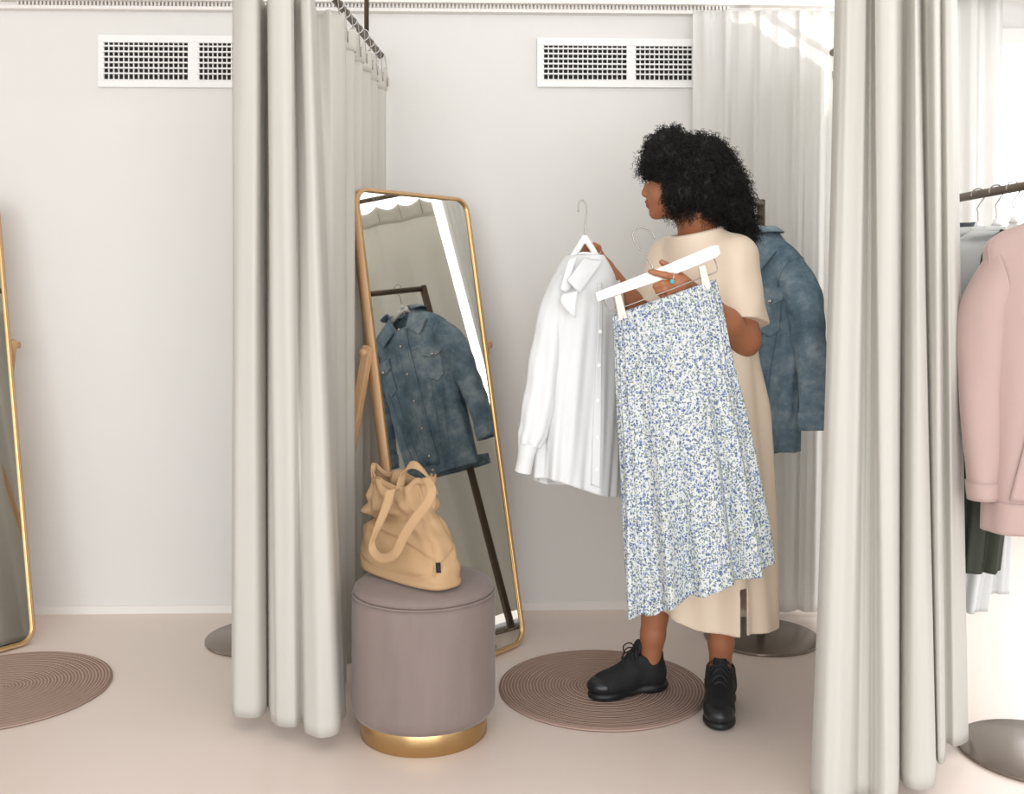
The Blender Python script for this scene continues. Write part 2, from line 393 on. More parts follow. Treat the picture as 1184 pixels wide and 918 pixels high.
tag(obj('track_glider_row', join(*beads), M_bead, smooth=False, bevel=0), kind='structure'); bpy.data.objects['track_glider_row'].name = 'trim_2'

# ------------------------------------------------------------ air vents
def vent(px0, px1, py0, py1, cells, label):
    Y = 3.905; a = P(px0, py0, Y); b = P(px1, py1, Y); W = b[0]-a[0]; H = a[2]-b[2]
    cx = (a[0]+b[0])/2; Yw = wy(cx)
    root = empty('air_vent', (a[0], wy(a[0])-.002, b[2]), math.atan(.029), label, 'air vent', 'air vents high on the back wall')
    fr = []
    g = []; sx = W/(px1-px0); sz = H/(py1-py0)
    xs = [((c0-px0)*sx, (c1-px0)*sx) for c0, c1 in cells]; zt = H-8*sz*1.0; zb = 8*sz
    fr.append(box(0, W, -.012, 0, zt, H)); fr.append(box(0, W, -.012, 0, 0, zb))
    edges = [0]+[e for q in xs for e in q]+[W]
    for i in range(0, len(edges), 2): fr.append(box(edges[i], edges[i+1], -.012, 0, zb, zt))
    obj('frame', join(*fr), M_vent, root, smooth=False, bevel=.0015)
    for (u0, u1) in xs:
        gb = obj('grille', join(*([box(u0, u1, -.016, -.004, zb+(zt-zb)*(k+.08)/7, zb+(zt-zb)*(k+.08)/7+.0052) for k in range(1, 7)] +
                 [box(u0, u1, -.014, -.002, zt-.003, zt), box(u0, u1, -.014, -.002, zb, zb+.003)] +
                 [box(u0+(u1-u0)*k/17, u0+(u1-u0)*k/17+.0035, -.010, -.001, zb, zt) for k in range(0, 18)])), M_vent, root, smooth=False)
        obj('duct_shade', box(u0, u1, -.0009, .0008, zb, zt), M_dark, root, smooth=False)  # flat dark sheet, its colour stands in for shade inside the duct
    return root
vent(118, 330, 43, 103, [(124, 220), (232, 322)], 'white double air vent on the wall left of the drawn left curtain')
vent(621, 838, 43, 100, [(628, 725), (735, 829)], 'white double air vent on the wall above the woman')

# ------------------------------------------------------------ curtains
def interp_section(keys, nu):
    return smoothpath(np.array(keys), nu)
def curtain(name, top, bot, z_top, zb, nu, nv, m, label, ease=1.0, ripple=.004, group=None, mid=None, root=None, thick=.0025, seed=1):
    T = smoothpath(top, nu); B = smoothpath(bot, nu); Mi = smoothpath(mid, nu) if mid is not None else None
    v = np.linspace(0, 1, nv)[:, None, None]; ve = v**ease
    XY = T[None]*(1-ve)+B[None]*ve
    if Mi is not None:
        q = 4*v*(1-v); XY = XY+(Mi-(T+B)/2)[None]*q
    u = np.linspace(0, 1, nu)[None, :]; vv = v[..., 0]
    r = ripple*(sin(u*61+seed+vv*3)*.8+sin(u*137+seed*2-vv*4)*.45+sin(u*211+seed*3+vv*2)*.25+.9*sin(u*43+seed+9*vv)*vv*(1-vv)*2)*(1-.3*vv)
    if callable(z_top): z_top = z_top(T[None, :, 1])
    zb = np.interp(np.linspace(0, 1, nu), np.linspace(0, 1, len(zb)), zb) if np.ndim(zb) else np.full(nu, zb)
    Z = z_top*(1-vv)+zb[None]*vv
    A = np.stack([XY[..., 0]+r*.3, XY[..., 1]+r, np.broadcast_to(Z, r.shape)], -1)
    o = obj(name, grid(A), m, parent=root, world=root is not None, solid=thick)
    return o, T, B
pxY = lambda px, Y: ((px-592)*Y/F, Y)
# left curtain : front bunch, then along the side rail to the wall
top = [pxY(276, 2.97), pxY(270, 2.90), pxY(276, 2.82), pxY(297, 2.81), pxY(303, 2.90), pxY(307, 2.97), pxY(310, 2.88), pxY(313, 2.79), pxY(330, 2.77), pxY(338, 2.80), pxY(341, 2.90), pxY(347, 2.84), pxY(358, 2.83), pxY(363, 2.90), pxY(366, 3.02), pxY(384, 3.02)]
bot = [pxY(272, 2.96), pxY(268, 2.88), pxY(272, 2.83), pxY(295, 2.82), pxY(306, 2.85), pxY(310, 2.90), pxY(315, 2.80), pxY(322, 2.765), pxY(340, 2.76), pxY(350, 2.79), pxY(354, 2.72), pxY(374, 2.695), pxY(391, 2.72), pxY(395, 2.80), pxY(400, 2.86), pxY(394, 3.0)]
for k, Y in enumerate(np.arange(3.10, 3.86, .075)):
    xx = -.535+.03*(Y-3.1); s = .028*(-1)**k
    top.append((xx+s, Y)); bot.append((xx+s*1.1+.0, Y))
top.append((-.483, 3.885)); bot.append((-.490, 3.885))
lc = empty('curtain', (-.6, 3.0, 0), 0, 'cream cotton curtain bunched left of the grey stool and running back to the wall', 'curtain', 'cream fitting room curtains')
Lo, LT, LB = curtain('curtain_panel', top, bot, lambda Y: np.where(Y > 3.02, 2.068-.022*np.abs(np.sin((Y-3.08)/.0975*PI)), 2.055), .045, 620, 70, M_curt, None, ripple=.004, root=lc, seed=2)
# header tape of the side run and its hooks
seg = LT[370:]
A = np.stack([np.column_stack([seg, z+0*seg[:, 1]-(.022*np.abs(np.sin((seg[:, 1]-3.08)/.0975*PI)) if z > 2.06 else 0)]) for z in np.linspace(1.985, 2.074, 5)], 0)
A[:, :, 0] += .006
obj('header_tape', grid(A), M_tape, lc, world=True, solid=.001)
railx = lambda Y: -.553+.06*(Y-3.0)
hooks = []
for i, Y in enumerate(np.linspace(3.08, 3.86, 9)):
    x = railx(Y)+.012
    hk = obj('curtain_hook', tube([(x-.012+.0, Y, 2.134), (x+.006, Y, 2.118), (x+.012, Y, 2.09), (x+.016, Y, 2.04), (x+.018, Y, 2.005), (x+.021, Y-.006, 2.0), (x+.022, Y-.01, 2.03)], .0016, 6, res=24), M_steel, lc, world=True)
    rg = obj('curtain_ring', xf(tube([(.019*cos(a), 0, .019*sin(a)) for a in np.linspace(0, 2*PI, 25)], .0016, 6), Matrix.Translation((railx(Y), Y, 2.12))), M_plast, lc, world=True)
# rails
def rail(label, pa, pb, front, drops):
    r = empty('curtain_rail', (pa[0], pa[1], pa[2]), 0, label, 'curtain rail', 'bronze curtain rails')
    obj('rail_tube', tube([pa, pb, front], .0125, 14), M_bronze, r, world=True)
    obj('end_finial', ball((pb[0], pb[1], pb[2]), .016) if False else ball(pa, .0135), M_bronze, r, world=True)
    for d in drops: obj('drop_rod', tube([d, (d[0], d[1], 3.0)], .0085, 10), M_bronze, r, world=True)
    return r
rail('bronze curtain rail over the left curtain with a ceiling drop rod', (railx(3.89), 3.87, 2.12), (railx(2.72), 2.72, 2.12), (-1.9, 2.76, 2.12), [(railx(3.62), 3.62, 2.12), (-1.2, 2.74, 2.12)])
rail('bronze curtain rail seen in the mirror above the right side curtain', (1.205, 3.83, 2.12), (1.165, 2.5, 2.12), (1.9, 2.5, 2.12), [(1.188, 3.3, 2.12)])

# right front curtain
top = [pxY(966, 2.62), pxY(971, 2.54), pxY(982, 2.51), pxY(1000, 2.52), pxY(1002, 2.555), pxY(1007, 2.57), pxY(1012, 2.55), pxY(1013, 2.50), pxY(1030, 2.49), pxY(1039, 2.53), pxY(1045, 2.585), pxY(1050, 2.56), pxY(1058, 2.52), pxY(1062, 2.57), pxY(1065, 2.62), pxY(1070, 2.58), pxY(1082, 2.54), pxY(1087, 2.60), pxY(1094, 2.58), pxY(1102, 2.60), pxY(1106, 2.72)]
bot = [pxY(941, 2.50), pxY(938, 2.43), pxY(956, 2.37), pxY(980, 2.385), pxY(992, 2.42), pxY(1004, 2.42), pxY(1012, 2.39), pxY(1024, 2.365), pxY(1036, 2.40), pxY(1040, 2.52), pxY(1037, 2.56), pxY(1046, 2.47), pxY(1066, 2.445), pxY(1080, 2.47), pxY(1082, 2.60), pxY(1086, 2.58), pxY(1092, 2.60), pxY(1094, 2.70), pxY(1104, 2.68), pxY(1118, 2.71), pxY(1119, 2.80)]
rc = empty('curtain', (.95, 2.5, 0), 0, 'cream cotton curtain hanging at the front right, beside the pink sweatshirt', 'curtain', 'cream fitting room curtains')
curtain('curtain_panel', top, bot, 2.075, .028, 640, 70, M_curt, None, ease=1.25, ripple=.003, root=rc, seed=5)
# right side curtain (seen through the mirror)
top = []; bot = []
for k, Y in enumerate(np.arange(3.80, 2.72, -.09)):
    s = .018*(-1)**k; top.append((1.200+s*.6-.03*(3.8-Y), Y)); bot.append((1.155+s-.02*(3.8-Y), Y))
sc = empty('curtain', (1.15, 3.3, 0), 0, 'cream side curtain behind the front right curtain, mostly seen in the tall mirror', 'curtain', 'cream fitting room curtains')
_, ST, _ = curtain('curtain_panel', top, bot, lambda Y: 2.068-.024*np.abs(np.sin((Y-2.75)/.11*PI)), .04, 320, 40, M_curt, None, root=sc, ripple=.002)
A = np.stack([np.column_stack([ST, z+0*ST[:, 1]-(.024*np.abs(np.sin((ST[:, 1]-2.75)/.11*PI)) if z > 2.06 else 0)]) for z in np.linspace(1.975, 2.074, 5)], 0); A[:, :, 0] -= .006
obj('header_tape', grid(A), M_tape, sc, world=True, solid=.001)
for Y in np.linspace(3.74, 2.75, 10):
    obj('curtain_hook', tube([(1.205-.03*(3.83-Y)+q, Y, z) for q, z in ((0, 2.134), (-.015, 2.115), (-.018, 2.06), (-.020, 1.99), (-.026, 2.0), (-.028, 2.03))], .0016, 6, res=20), M_steel, sc, world=True)
# back curtain against the wall
top = []; bot = []
for k, px in enumerate(np.linspace(801, 972, 27)):
    Y = 3.86+.007*math.sin(k*1.9)+.004*math.sin(k*2.9); top.append(pxY(px, Y))
    pb = 801+(px-801)*.93; Yb = 3.84+.016*math.sin(k*1.35)+.008*math.sin(k*2.9+1); bot.append(pxY(pb, Yb))
bc = empty('curtain', (.95, 3.8, 0), 0, 'white sheer curtain hanging flat on the back wall behind the woman', 'curtain')
curtain('curtain_panel', top, bot, 2.285, .02, 520, 50, M_sheer, None, root=bc, ripple=.0012, seed=9)
# hem band on the back curtain
# window sheer far right
top = []; bot = []
for k, x in enumerate(np.linspace(1.75, 2.62, 16)):
    Y = 5.42+(.03 if k % 2 else -.03); top.append((x, Y)); bot.append((x-.03, Y))
wc = empty('curtain', (2.2, 5.4, 0), 0, 'bright white sheer curtain by the far window above the clothes rack', 'curtain')
curtain('curtain_panel', top, bot, 2.78, .03, 240, 30, M_sheer, None, root=wc, seed=3)
obj('curtain_pole', tube([(1.6, 5.42, 2.80), (4.0, 5.42, 2.80)], .012, 10), M_trim, wc, world=True)

# ------------------------------------------------------------ mirrors
BRf = np.array([.042, 3.545, .004]); Wd, Hh, yaw_, lean_ = .543, 1.58, .874, .175
ex = np.array([cos(yaw_), sin(yaw_), 0]); n0 = np.array([-sin(yaw_), cos(yaw_), 0])
ez = np.array([0, 0, cos(lean_)])+n0*sin(lean_); ey = n0*cos(lean_)-np.array([0, 0, sin(lean_)])   # ey points to the back
def rrect(wd, hh, r, n=10):
    pts = []
    for cx, cz, a0 in ((wd/2-r, hh-r, 0), (-wd/2+r, hh-r, PI/2), (-wd/2+r, r, PI), (wd/2-r, r, 1.5*PI)):
        for k in range(n+1):
            a = a0+PI/2*k/n; pts.append((cx+r*cos(a), cz+r*sin(a)))
    return np.array(pts)
def make_mirror(dx, label, rot=0.0):
    base = BRf-ex*Wd/2
    root = empty('standing_mirror', (base[0]+dx, base[1], 0), rot, label, 'mirror', 'tall leaning mirrors with thin gold wood frames')
    def loc(g, off=0):   # (x along, y out of plane (neg=front), z up) -> local to root
        V = np.asarray(g[0], float); W = V[:, :1]*ex+V[:, 1:2]*ey+V[:, 2:3]*ez; W[:, 2] += .004
        return W, g[1]
    o_ = rrect(Wd, Hh, .055); i_ = rrect(Wd-.018, Hh-.018, .047); i_[:, 1] += .009
    rows = np.stack([np.column_stack([q[:, 0], np.full(len(q), y), q[:, 1]]) for q, y in ((i_, -.006), (i_, -.012), (o_, -.012), (o_, .026), (i_, .026), (i_, -.006))], 0)
    obj('frame', loc(grid(rows, True)), M_oak, root, smooth=False)
    i2 = rrect(Wd-.016, Hh-.016, .047); i2[:, 1] += .008; i3 = rrect(Wd-.026, Hh-.026, .043); i3[:, 1] += .013
    rows = np.stack([np.column_stack([q[:, 0], np.full(len(q), y), q[:, 1]]) for q, y in ((i2, -.0125), (i3, -.0128), (i3, -.005))], 0)
    obj('gold_edge', loc(grid(rows, True)), M_gold, root, smooth=False)
    n = len(i_); V = [(p[0], -.006, p[1]) for p in i_]+[(p[0], .0, p[1]) for p in i_]
    Fc = [tuple(range(n)), tuple(range(2*n-1, n-1, -1))]+[(k, (k+1) % n, n+(k+1) % n, n+k) for k in range(n)]
    obj('mirror_glass', loc((V, Fc)), M_mirror, root, smooth=False)
    V = [(p[0], .022, p[1]) for p in i_]+[(p[0], .026, p[1]) for p in i_]
    obj('backing_board', loc((V, Fc)), M_oak, root, smooth=False)
    # U-shaped rear stand pivoting on the sides
    hp = .66*Hh; pv = [loc(([(s*(Wd/2+.012), .008, hp)], []))[0][0] for s in (-1, 1)]
    back = np.array([ey[0], ey[1], 0]); back /= np.linalg.norm(back)
    feet = [np.array([p[0], p[1], .012])+back*.26+ex*(0) for p in pv]
    for k, s in enumerate((-1, 1)):
        d = feet[k]-pv[k]; d /= np.linalg.norm(d); a = pv[k]; b = feet[k]; side = ex*.011; wv = np.cross(d, ex)*.017
        V = [p+sa*side+sb*wv for p in (a-d*.02, b) for sa in (-1, 1) for sb in (-1, 1)]
        lg = obj('stand_leg', (V, [(0, 1, 3, 2), (4, 6, 7, 5), (0, 4, 5, 1), (2, 3, 7, 6), (0, 2, 6, 4), (1, 5, 7, 3)]), M_oak, root, smooth=False, bevel=.003)
        obj('pivot_knob', tube([a-ex*s*.004, a+ex*s*.026], .012, 14), M_oak, lg)
    obj('stand_crossbar', tube([feet[0]*.97+pv[0]*.03, feet[1]*.97+pv[1]*.03], .012, 8), M_oak, root)
    return root
make_mirror(0, 'tall leaning mirror behind the grey velvet stool reflecting the denim jacket')
make_mirror(-1.695, 'tall leaning mirror cut off at the left edge of the picture', .03)

# ------------------------------------------------------------ mats
def round_mat(c, r, label):
    prof = [(0, .0), (r-.003, .0), (r, .003), (r-.002, .0075), (r-.006, .0085)]+[(rr, .0085+.0006*math.sin(rr*900)) for rr in np.linspace(r-.008, .004, 60)]+[(0, .0085)]
    o = obj('round_mat', lathe(prof, 96), M_mat); o.location = (c[0], c[1], .0005)
    tag(o, label, 'floor mat', 'round woven mats'); return o
mc = P(696, 795, 3.15)
round_mat((mc[0], 3.145), .318, 'round brown woven mat under the woman')
mc = P(2, 797, 3.13)
round_mat((mc[0], 3.13), .318, 'round brown woven mat at the left edge beside the cut-off mirror')

# ------------------------------------------------------------ stool
st = empty('velvet_stool', (-.246, 2.847, 0), 0, 'round mauve grey velvet stool with a brass band, holding the tan bag', 'stool')
R = .199
obj('base_band', lathe([(0, 0), (.174, 0), (.176, .002), (.176, .068), (.174, .07), (0, .07)], 80), M_brass, st)
obj('upholstery', lathe([(0, .058), (.17, .058), (.19, .062), (R-.001, .078), (R+.001, .10), (R, .2), (R, .33), (R-.001, .372), (R-.004, .384), (R-.008, .389), (R-.010, .391)], 96), M_velvet, st)
cush = lathe([(R-.010, .391), (R-.004, .397), (R-.006, .407), (R-.02, .418), (R-.06, .425), (.08, .428), (.0, .4285)], 96)
obj('seat_cushion', cush, M_velvet, st)
obj('piping', lathe([(R-.003+.0032*cos(a), .391+.0032*sin(a)) for a in np.linspace(0, 2*PI, 9)], 96), M_velvet, st)

# ------------------------------------------------------------ tote bag
BY = 2.80
def bl(v, l, r, y, dep, Y=BY, tilt=0.0, lift=0):
    a = P(l, y-lift, Y); b = P(r, y+lift, Y); c = (a+b)/2; c[1] = Y; A = (b-a)/2; A = A+np.array([0, tilt, 0]); B = np.array([0.02, dep, .0]); return (v, c, A, B)
zb = .430
Ad = np.array([.70, -.714, 0]); Bd = np.array([.714, .70, 0]); Bd = Bd/np.linalg.norm(Bd)
def bagfold(th, v):
    g = np.clip((v-.12)/.88, 0, 1); c_ = cos(th)
    f = .007*g*sin(3*th+6*v)+.005*sin(5*th-8*v+1)*g+.005*np.clip(v-.6, 0, 1)*2*sin(7*th+2*v)+.0035*sin(13*th+14*v)*g+.003*sin(9*th-24*v)*g*(1-.5*v)+.0025*sin(4*th+31*v)*(v>.1)
    f += -.030*np.exp(-((v-.60-.10*c_)/.045)**2)*(.55-.45*c_)+.013*np.exp(-((v-.69-.10*c_)/.05)**2)*(.55-.45*c_)
    f += -.014*np.exp(-((v-.42+.16*c_)/.025)**2)*(.6-.4*c_)-.006*np.exp(-((v-.30-.2*sin(th))/.03)**2)
    f += .004*sin(22*v+4*th)*g*(1-g)*2
    return f
def angd(a): return np.angle(np.exp(1j*a))
def bagz(th, v):
    z = np.zeros(np.shape(th)+(3,)); g = np.clip((v-.7)/.3, 0, 1)
    lobe = np.exp(-(angd(th-PI+.1)/.5)**2); lobe2 = np.exp(-(angd(th-.2)/.6)**2)
    z[..., 2] = g*(.022*lobe+.020*lobe2-.016*np.exp(-(angd(th+PI/2)/.4)**2)-.010*sin(5*th+1))
    z[..., 0] = -g*.012*lobe; return z
prof = [(0, 0, .168, .064, -.008), (.03, .003, .176, .070, -.008), (.15, .035, .182, .071, -.012), (.35, .095, .172, .064, -.014), (.52, .14, .158, .058, -.020), (.64, .172, .140, .050, -.026), (.78, .205, .124, .048, -.032), (.9, .235, .112, .044, -.036), (1.0, .262, .108, .042, -.036)]
bcn = np.array([-.277, 2.842])
rings = [(v, np.array([bcn[0]+dx, bcn[1]+.2*z, zb+z]), Ad*a, Bd*b) for v, z, a, b, dx in prof]
bag = Loft(rings, bagfold, ex=2.9, zf=bagz)
tb = empty('tote_bag', (bcn[0], bcn[1], zb), 0, 'slouchy tan canvas tote bag standing on the grey velvet stool', 'bag')
g = bag.mesh(220, 120); n = 220
V = np.vstack([g[0], rings[0][1]]); Fc = [tuple(f) for f in g[1]]+[(k, (k+1) % n, len(V)-1) for k in range(n)]
obj('bag_body', (V, Fc), M_canvas, tb, world=True, solid=.002)
rim = [bag(a, .985, .002) for a in np.linspace(0, 2*PI, 81)]
obj('rim_hem', ribbon(rim, [(0, 0, 1.)]*81, .016, 160), M_canvas, tb, world=True, solid=.003)
def px3(l): return [P(x, y, Y) for x, y, Y in l]
Yf = lambda x, d=0: 2.84-(x-412)*.0024+d
h1 = px3([(x, y, Yf(x, d)) for x, y, d in ((452, 566, .02), (447, 585, .005), (437, 610, -.02), (430, 632, -.025), (440, 645, -.03), (456, 641, -.035), (467, 620, -.03), (480, 600, -.015), (494, 582, .01), (499, 566, .03), (492, 552, .045))])
wd = [(1, 0, .15), (1, .0, .1), (.9, .1, .35), (.7, .2, .7), (.2, .1, 1), (-.5, .1, .9), (-.85, .1, .5), (-.75, .1, .65), (-.9, .2, .4), (-1, .2, .0), (-.9, .2, -.3)]
obj('handle', ribbon(h1, wd, .026), M_canvas, tb, world=True, solid=.003)
h2 = px3([(462, 566, 2.83), (466, 549, 2.83), (472, 539, 2.82), (481, 538, 2.80), (491, 546, 2.79), (499, 556, 2.79), (503, 570, 2.80)])
wd = [(1, .3, .1), (.9, .4, .3), (.3, .6, .8), (.0, .7, .8), (-.3, .7, .7), (-.5, .7, .4), (-.7, .7, .1)]
obj('handle', ribbon(h2, wd, .024), M_canvas, tb, world=True, solid=.003)
def bagline(px, y): return P(px, y, 2.70)
sm = [bag(a, v, .0015) for a, v in ((-.50, .03), (-.5, .15), (-.5, .3), (-.5, .45), (-.5, .56))]
obj('side_seam', tube(sm, .0018, 6, res=30), M_canvas, tb, world=True)
q = bag(np.array([[-.46, -.30], [-.46, -.30]]), np.array([[.27, .27], [.19, .19]]), .003)
tg = q.reshape(-1, 3)
obj('label_tag', (tg, [(0, 1, 3, 2)]), M_tag, tb, world=True, solid=.0015)

# ------------------------------------------------------------ clothes racks
def make_rack(loc, ang, z, length, label, a0=0.0):
    r = empty('clothes_rack', loc, ang, label, 'clothes rack', 'bronze clothes racks on round bases')
    obj('base_disc', lathe([(0, 0), (.198, 0), (.2, .002), (.2, .008), (.197, .0095), (0, .0095)], 90), M_disc, r)
    obj('post', join(box(-.0125, .0125, -.0125, .0125, .009, z)), M_bronze, r, smooth=False, bevel=.002)
    obj('hanging_bar', tube([(a0, 0, z-.014), (length, 0, z-.014)], .0125, 14), M_bronze, r)
    return r
rd = np.array([-.423, -.906]); rd /= np.linalg.norm(rd)
make_rack((.881, 3.61, 0), math.atan2(rd[1], rd[0]), 1.548, .62, 'bronze clothes rack behind the woman with the denim jacket', -.012)
make_rack((1.392, 2.70, 0), math.atan2(1, -.07), 1.522, .58, 'bronze clothes rack at the right edge with the pink sweatshirt', -.42)
lp = P(305, 738, 3.60)
make_rack((lp[0], 3.60, 0), math.atan2(-1, .1), 1.565, .5, 'clothes rack mostly hidden behind the left curtain, its grey disc base showing', -.012)

# ------------------------------------------------------------ garments
def frame_of(normal):   # x axis (wearer's left = image right), y axis = back
    n = np.array([normal[0], normal[1], 0.]); n /= np.linalg.norm(n); y = -n; x = np.cross(y, [0, 0, 1.]); return x, y
def hanger(name, origin, normal, z_bar, half, drop, m, label, group=None, lean=0):
    """shoulder hanger: hook over bar at z_bar, arms falling from the neck"""
    x, y = frame_of(normal); o = np.array([origin[0], origin[1], 0.])
    W = lambda a, b, c: o+x*a+y*b+np.array([0, 0, c])
    top = z_bar; neck = z_bar-.088
    r = empty(name, W(0, 0, neck), 0, label, 'hanger', group)
    arc = [W(0, 0, neck)]+[W(0, 0, neck+.03)]+[W(-.002, 0, neck+.045)]+[W(.0+.019*cos(a), 0, top-.005+.019*sin(a)) for a in np.linspace(-PI*.28, PI*1.05, 9)]
    obj('hook', tube(arc, .0019, 8, res=50), M_steel, r, world=True)
    pts = [W(a*half, 0, neck-.016-drop*abs(a)**1.3) for a in np.linspace(-1, 1, 21)]
    V, Fc = tube(pts, .006, 8); c = np.array(pts)
    V = np.asarray(V); V[:, 2] += (V[:, 2]-np.repeat(c[:, 2], 8))*1.3
    obj('shoulder_bar', (V, Fc), m, r, world=True)
    obj('neck_block', tube([W(0, 0, neck+.006), W(0, 0, neck-.012)], [.006, .014], 10), m, r, world=True)
    return r

def garment(name, origin, normal, zneck, P_, mats, label, cat, group=None):
    """P_: dict of widths; returns root and body loft"""
    x, y = frame_of(normal); o = np.array([origin[0], origin[1], zneck])
    W = lambda a, b, c: o+x*a+y*b+np.array([0, 0, c])
    root = empty(name, W(0, 0, 0), 0, label, cat, group)
    L_ = P_['len']; sway = P_.get('sway', 0); sh = P_['sh']; hw = P_['hem']; d = P_['dep']; nk = P_.get('neck', .07); slope = P_.get('slope', .06); fold = P_.get('fold')
    prof = [(0, .0, nk, nk*.75), (.06, -.018, nk+.022, nk*.78), (.12, -slope*.6, sh*.78, d*.72), (.18, -slope, sh*.96, d*.85), (.26, -slope-.05, sh*1.0, d), (.55, -L_*.5, (sh+hw)/2*.985, d*P_.get('dmid', 1.0)), (1, -L_, hw, d*P_.get('dhem', .9))]
    vn = P_.get('vneck', 0); zf = None
    if vn: zf = lambda th, v: np.stack([0*th, 0*th, -vn*np.exp(-(np.angle(np.exp(1j*(th+PI/2)))/.55)**2)*np.clip(1-v/.16, 0, 1)], -1)
    body = Loft([(v, W(sway*(-z/L_), 0, z), x*a, y*b) for v, z, a, b in prof], fold, ex=P_.get('ex', 2.3), zf=zf)
    obj('body', body.mesh(P_.get('n', 180), 90), mats[0], root, world=True, solid=.003)
    sl = []
    for s in ((-1, 1) if P_['sleeve'] else ()):
        pts = P_['sleeve']; rr = P_['sr']; rings = []
        pth = np.array([W(s*a, b, c) for a, b, c in pts]); T = np.gradient(pth, axis=0)
        for k in range(len(pts)):
            t_ = T[k]/np.linalg.norm(T[k])
            if k == 0: A = (x*s*.25+np.array([0, 0, 1.])); A /= np.linalg.norm(A)
            else: A = np.cross(y, t_); A /= np.linalg.norm(A)
            if k and np.dot(A, x*s) < 0: A = -A
            rings.append((k/(len(pts)-1), pth[k], A*rr[k][0], y*rr[k][1]))
        ff = P_.get('sfold', lambda th, v: .0018*sin(9*v*5+2*cos(th))*np.clip(sin(v*PI), 0, 1)+.003*sin(3*th+8*v))
        sv = Loft(rings, ff); so = obj('sleeve', sv.mesh(64, 60), mats[0], root, world=True, solid=.003); sl.append((sv, so))
    return root, body, sl, W, x, y
def collar(W, nk, stand, leaf, gap, m, root, point=.03, b=.75, name='collar', zoff=0.0):
    th = np.linspace(-PI/2+gap, 1.5*PI-gap, 60); ww = np.linspace(0, 1, 10); A = []
    for q in ww:
        row = []
        for t_ in th:
            front = max(0, -sin(t_))**3
            if q < .3: f = q/.3; r = nk+.002; z = stand*f+zoff
            else:
                f = (q-.3)/.7; r = nk+.006+(.034+.014*front)*f; z = stand+.003-(leaf*.85+point*front)*f-.01*f*f+zoff
            xx = r*cos(t_); yy = r*b*sin(t_)-.012*front*(q if q > .3 else 0)
            xx += math.copysign(1, cos(t_))*point*.6*front*max(0, q-.3)
            row.append(W(xx, yy, z))
        A.append(row)
    return obj(name, grid(np.array(A)), m, root, world=True, solid=.003)

# denim jacket on the rack behind the woman
jn = (-.80, -.60); jc = (.824, 3.49)
hanger('clothes_hanger', jc, jn, 1.549, .185, .115, M_plast, 'white hanger inside the denim jacket on the rack behind the woman', 'white shoulder hangers')
def jfold(th, v): return .004*sin(4*th+6*v)*v+.006*sin(7*th+3)*np.clip(v-.3, 0, 1)+.003*sin(13*th+15*v)*v
jk, jb, js, W, jx, jy = garment('denim_jacket', jc, jn, 1.425, dict(vneck=.11, len=.73, sh=.195, hem=.178, dep=.070, neck=.072, slope=.085, fold=jfold, dmid=1.1, dhem=1.0,
      sleeve=[(.155, 0, -.15), (.21, 0, -.22), (.235, -.005, -.36), (.252, -.01, -.50), (.262, -.02, -.645)], sr=[(.078, .058), (.060, .058), (.052, .052), (.046, .046), (.040, .040)]),
      [M_denim], 'washed blue denim jacket hanging on the rack behind the woman', 'jacket')
collar(W, .074, .020, .012, .75, M_denim, jk, point=.004, zoff=-.006, name='collar_stand')
def lapel(W, sgn, inn, out, m, root, name='collar'):
    a = smoothpath(np.array([W(sgn*p[0], p[1], p[2]) for p in inn]), 24); b = smoothpath(np.array([W(sgn*p[0], p[1], p[2]) for p in out]), 24)
    md = (a+b)/2+np.array([0, 0, .006]); k = np.linspace(0, 1, 9)[:, None, None]
    return obj(name, grid((1-k)**2*a[None]+2*k*(1-k)*md[None]+k*k*b[None]), m, root, world=True, solid=.004)
for s in (-1, 1):
    lapel(W, s, [(0, .058, .018), (.05, .042, .016), (.074, .0, .004), (.062, -.040, -.030), (.030, -.066, -.082)], [(0, .092, -.022), (.075, .072, -.030), (.128, .0, -.048), (.128, -.055, -.085), (.098, -.082, -.135)], M_denim, jk)
F0 = -PI/2
obj('placket', jb.patch(F0-.13, F0+.13, .06, .955, .005), M_denim, jk, world=True, solid=.003)
obj('waistband', join(*[(g_[0], g_[1]) for g_ in [jb.patch(0, 2*PI, .945, 1.0, .004, n=120, m=4)]]), M_denim, jk, world=True, solid=.004)
for s in (-1, 1):
    a, b = F0+s*.38, F0+s*.98
    obj('pocket_flap', jb.patch(a, b, .335, .385, .009, shape=lambda A: 1+.5*(1-np.abs(2*A-1))), M_denim, jk, world=True, solid=.003)
    obj('chest_pocket', jb.patch(a+s*.04, b-s*.06, .35, .535, .004, shape=lambda A: .85+.15*(1-np.abs(2*A-1))), M_denim, jk, world=True, solid=.003)
    p = jb(np.array([(a+b)/2]), np.array([.392]), .014)[0]; obj('button', ball(p, .0075, 8), M_silver, jk, world=True)
    obj('seam', join(jb.line([F0+s*.5, F0+s*.28], [.5, .95]), jb.line([F0+s*.85, F0+s*.45], [.5, .95]), jb.line([F0+s*.1, F0+s*1.35], [.335, .335]), jb.line([F0+s*.085]*2, [.1, .95], .0065)), M_denim_seam, jk, world=True)
for v in (.14, .29, .45, .60, .75, .90, .975):
    p = jb(np.array([F0+.02]), np.array([v]), .010)[0]; obj('button', ball(p, .007, 8), M_silver, jk, world=True)
for sv, so in js:
    obj('cuff', sv.patch(0, 2*PI, .9, 1.0, .004, n=50, m=4), M_denim, jk, world=True, solid=.004)
    obj('seam', join(sv.line([0, 2*PI], [.03, .03], .003), sv.line([PI/2+.4]*2, [.05, .9], .003)), M_denim_seam, so, world=True)
obj('neck_label', xf(box(-.022, .022, -.001, .001, -.012, .012), Matrix.Translation((0, 0, 0))), M_clip, jk)
bpy.data.objects[-1] if False else None
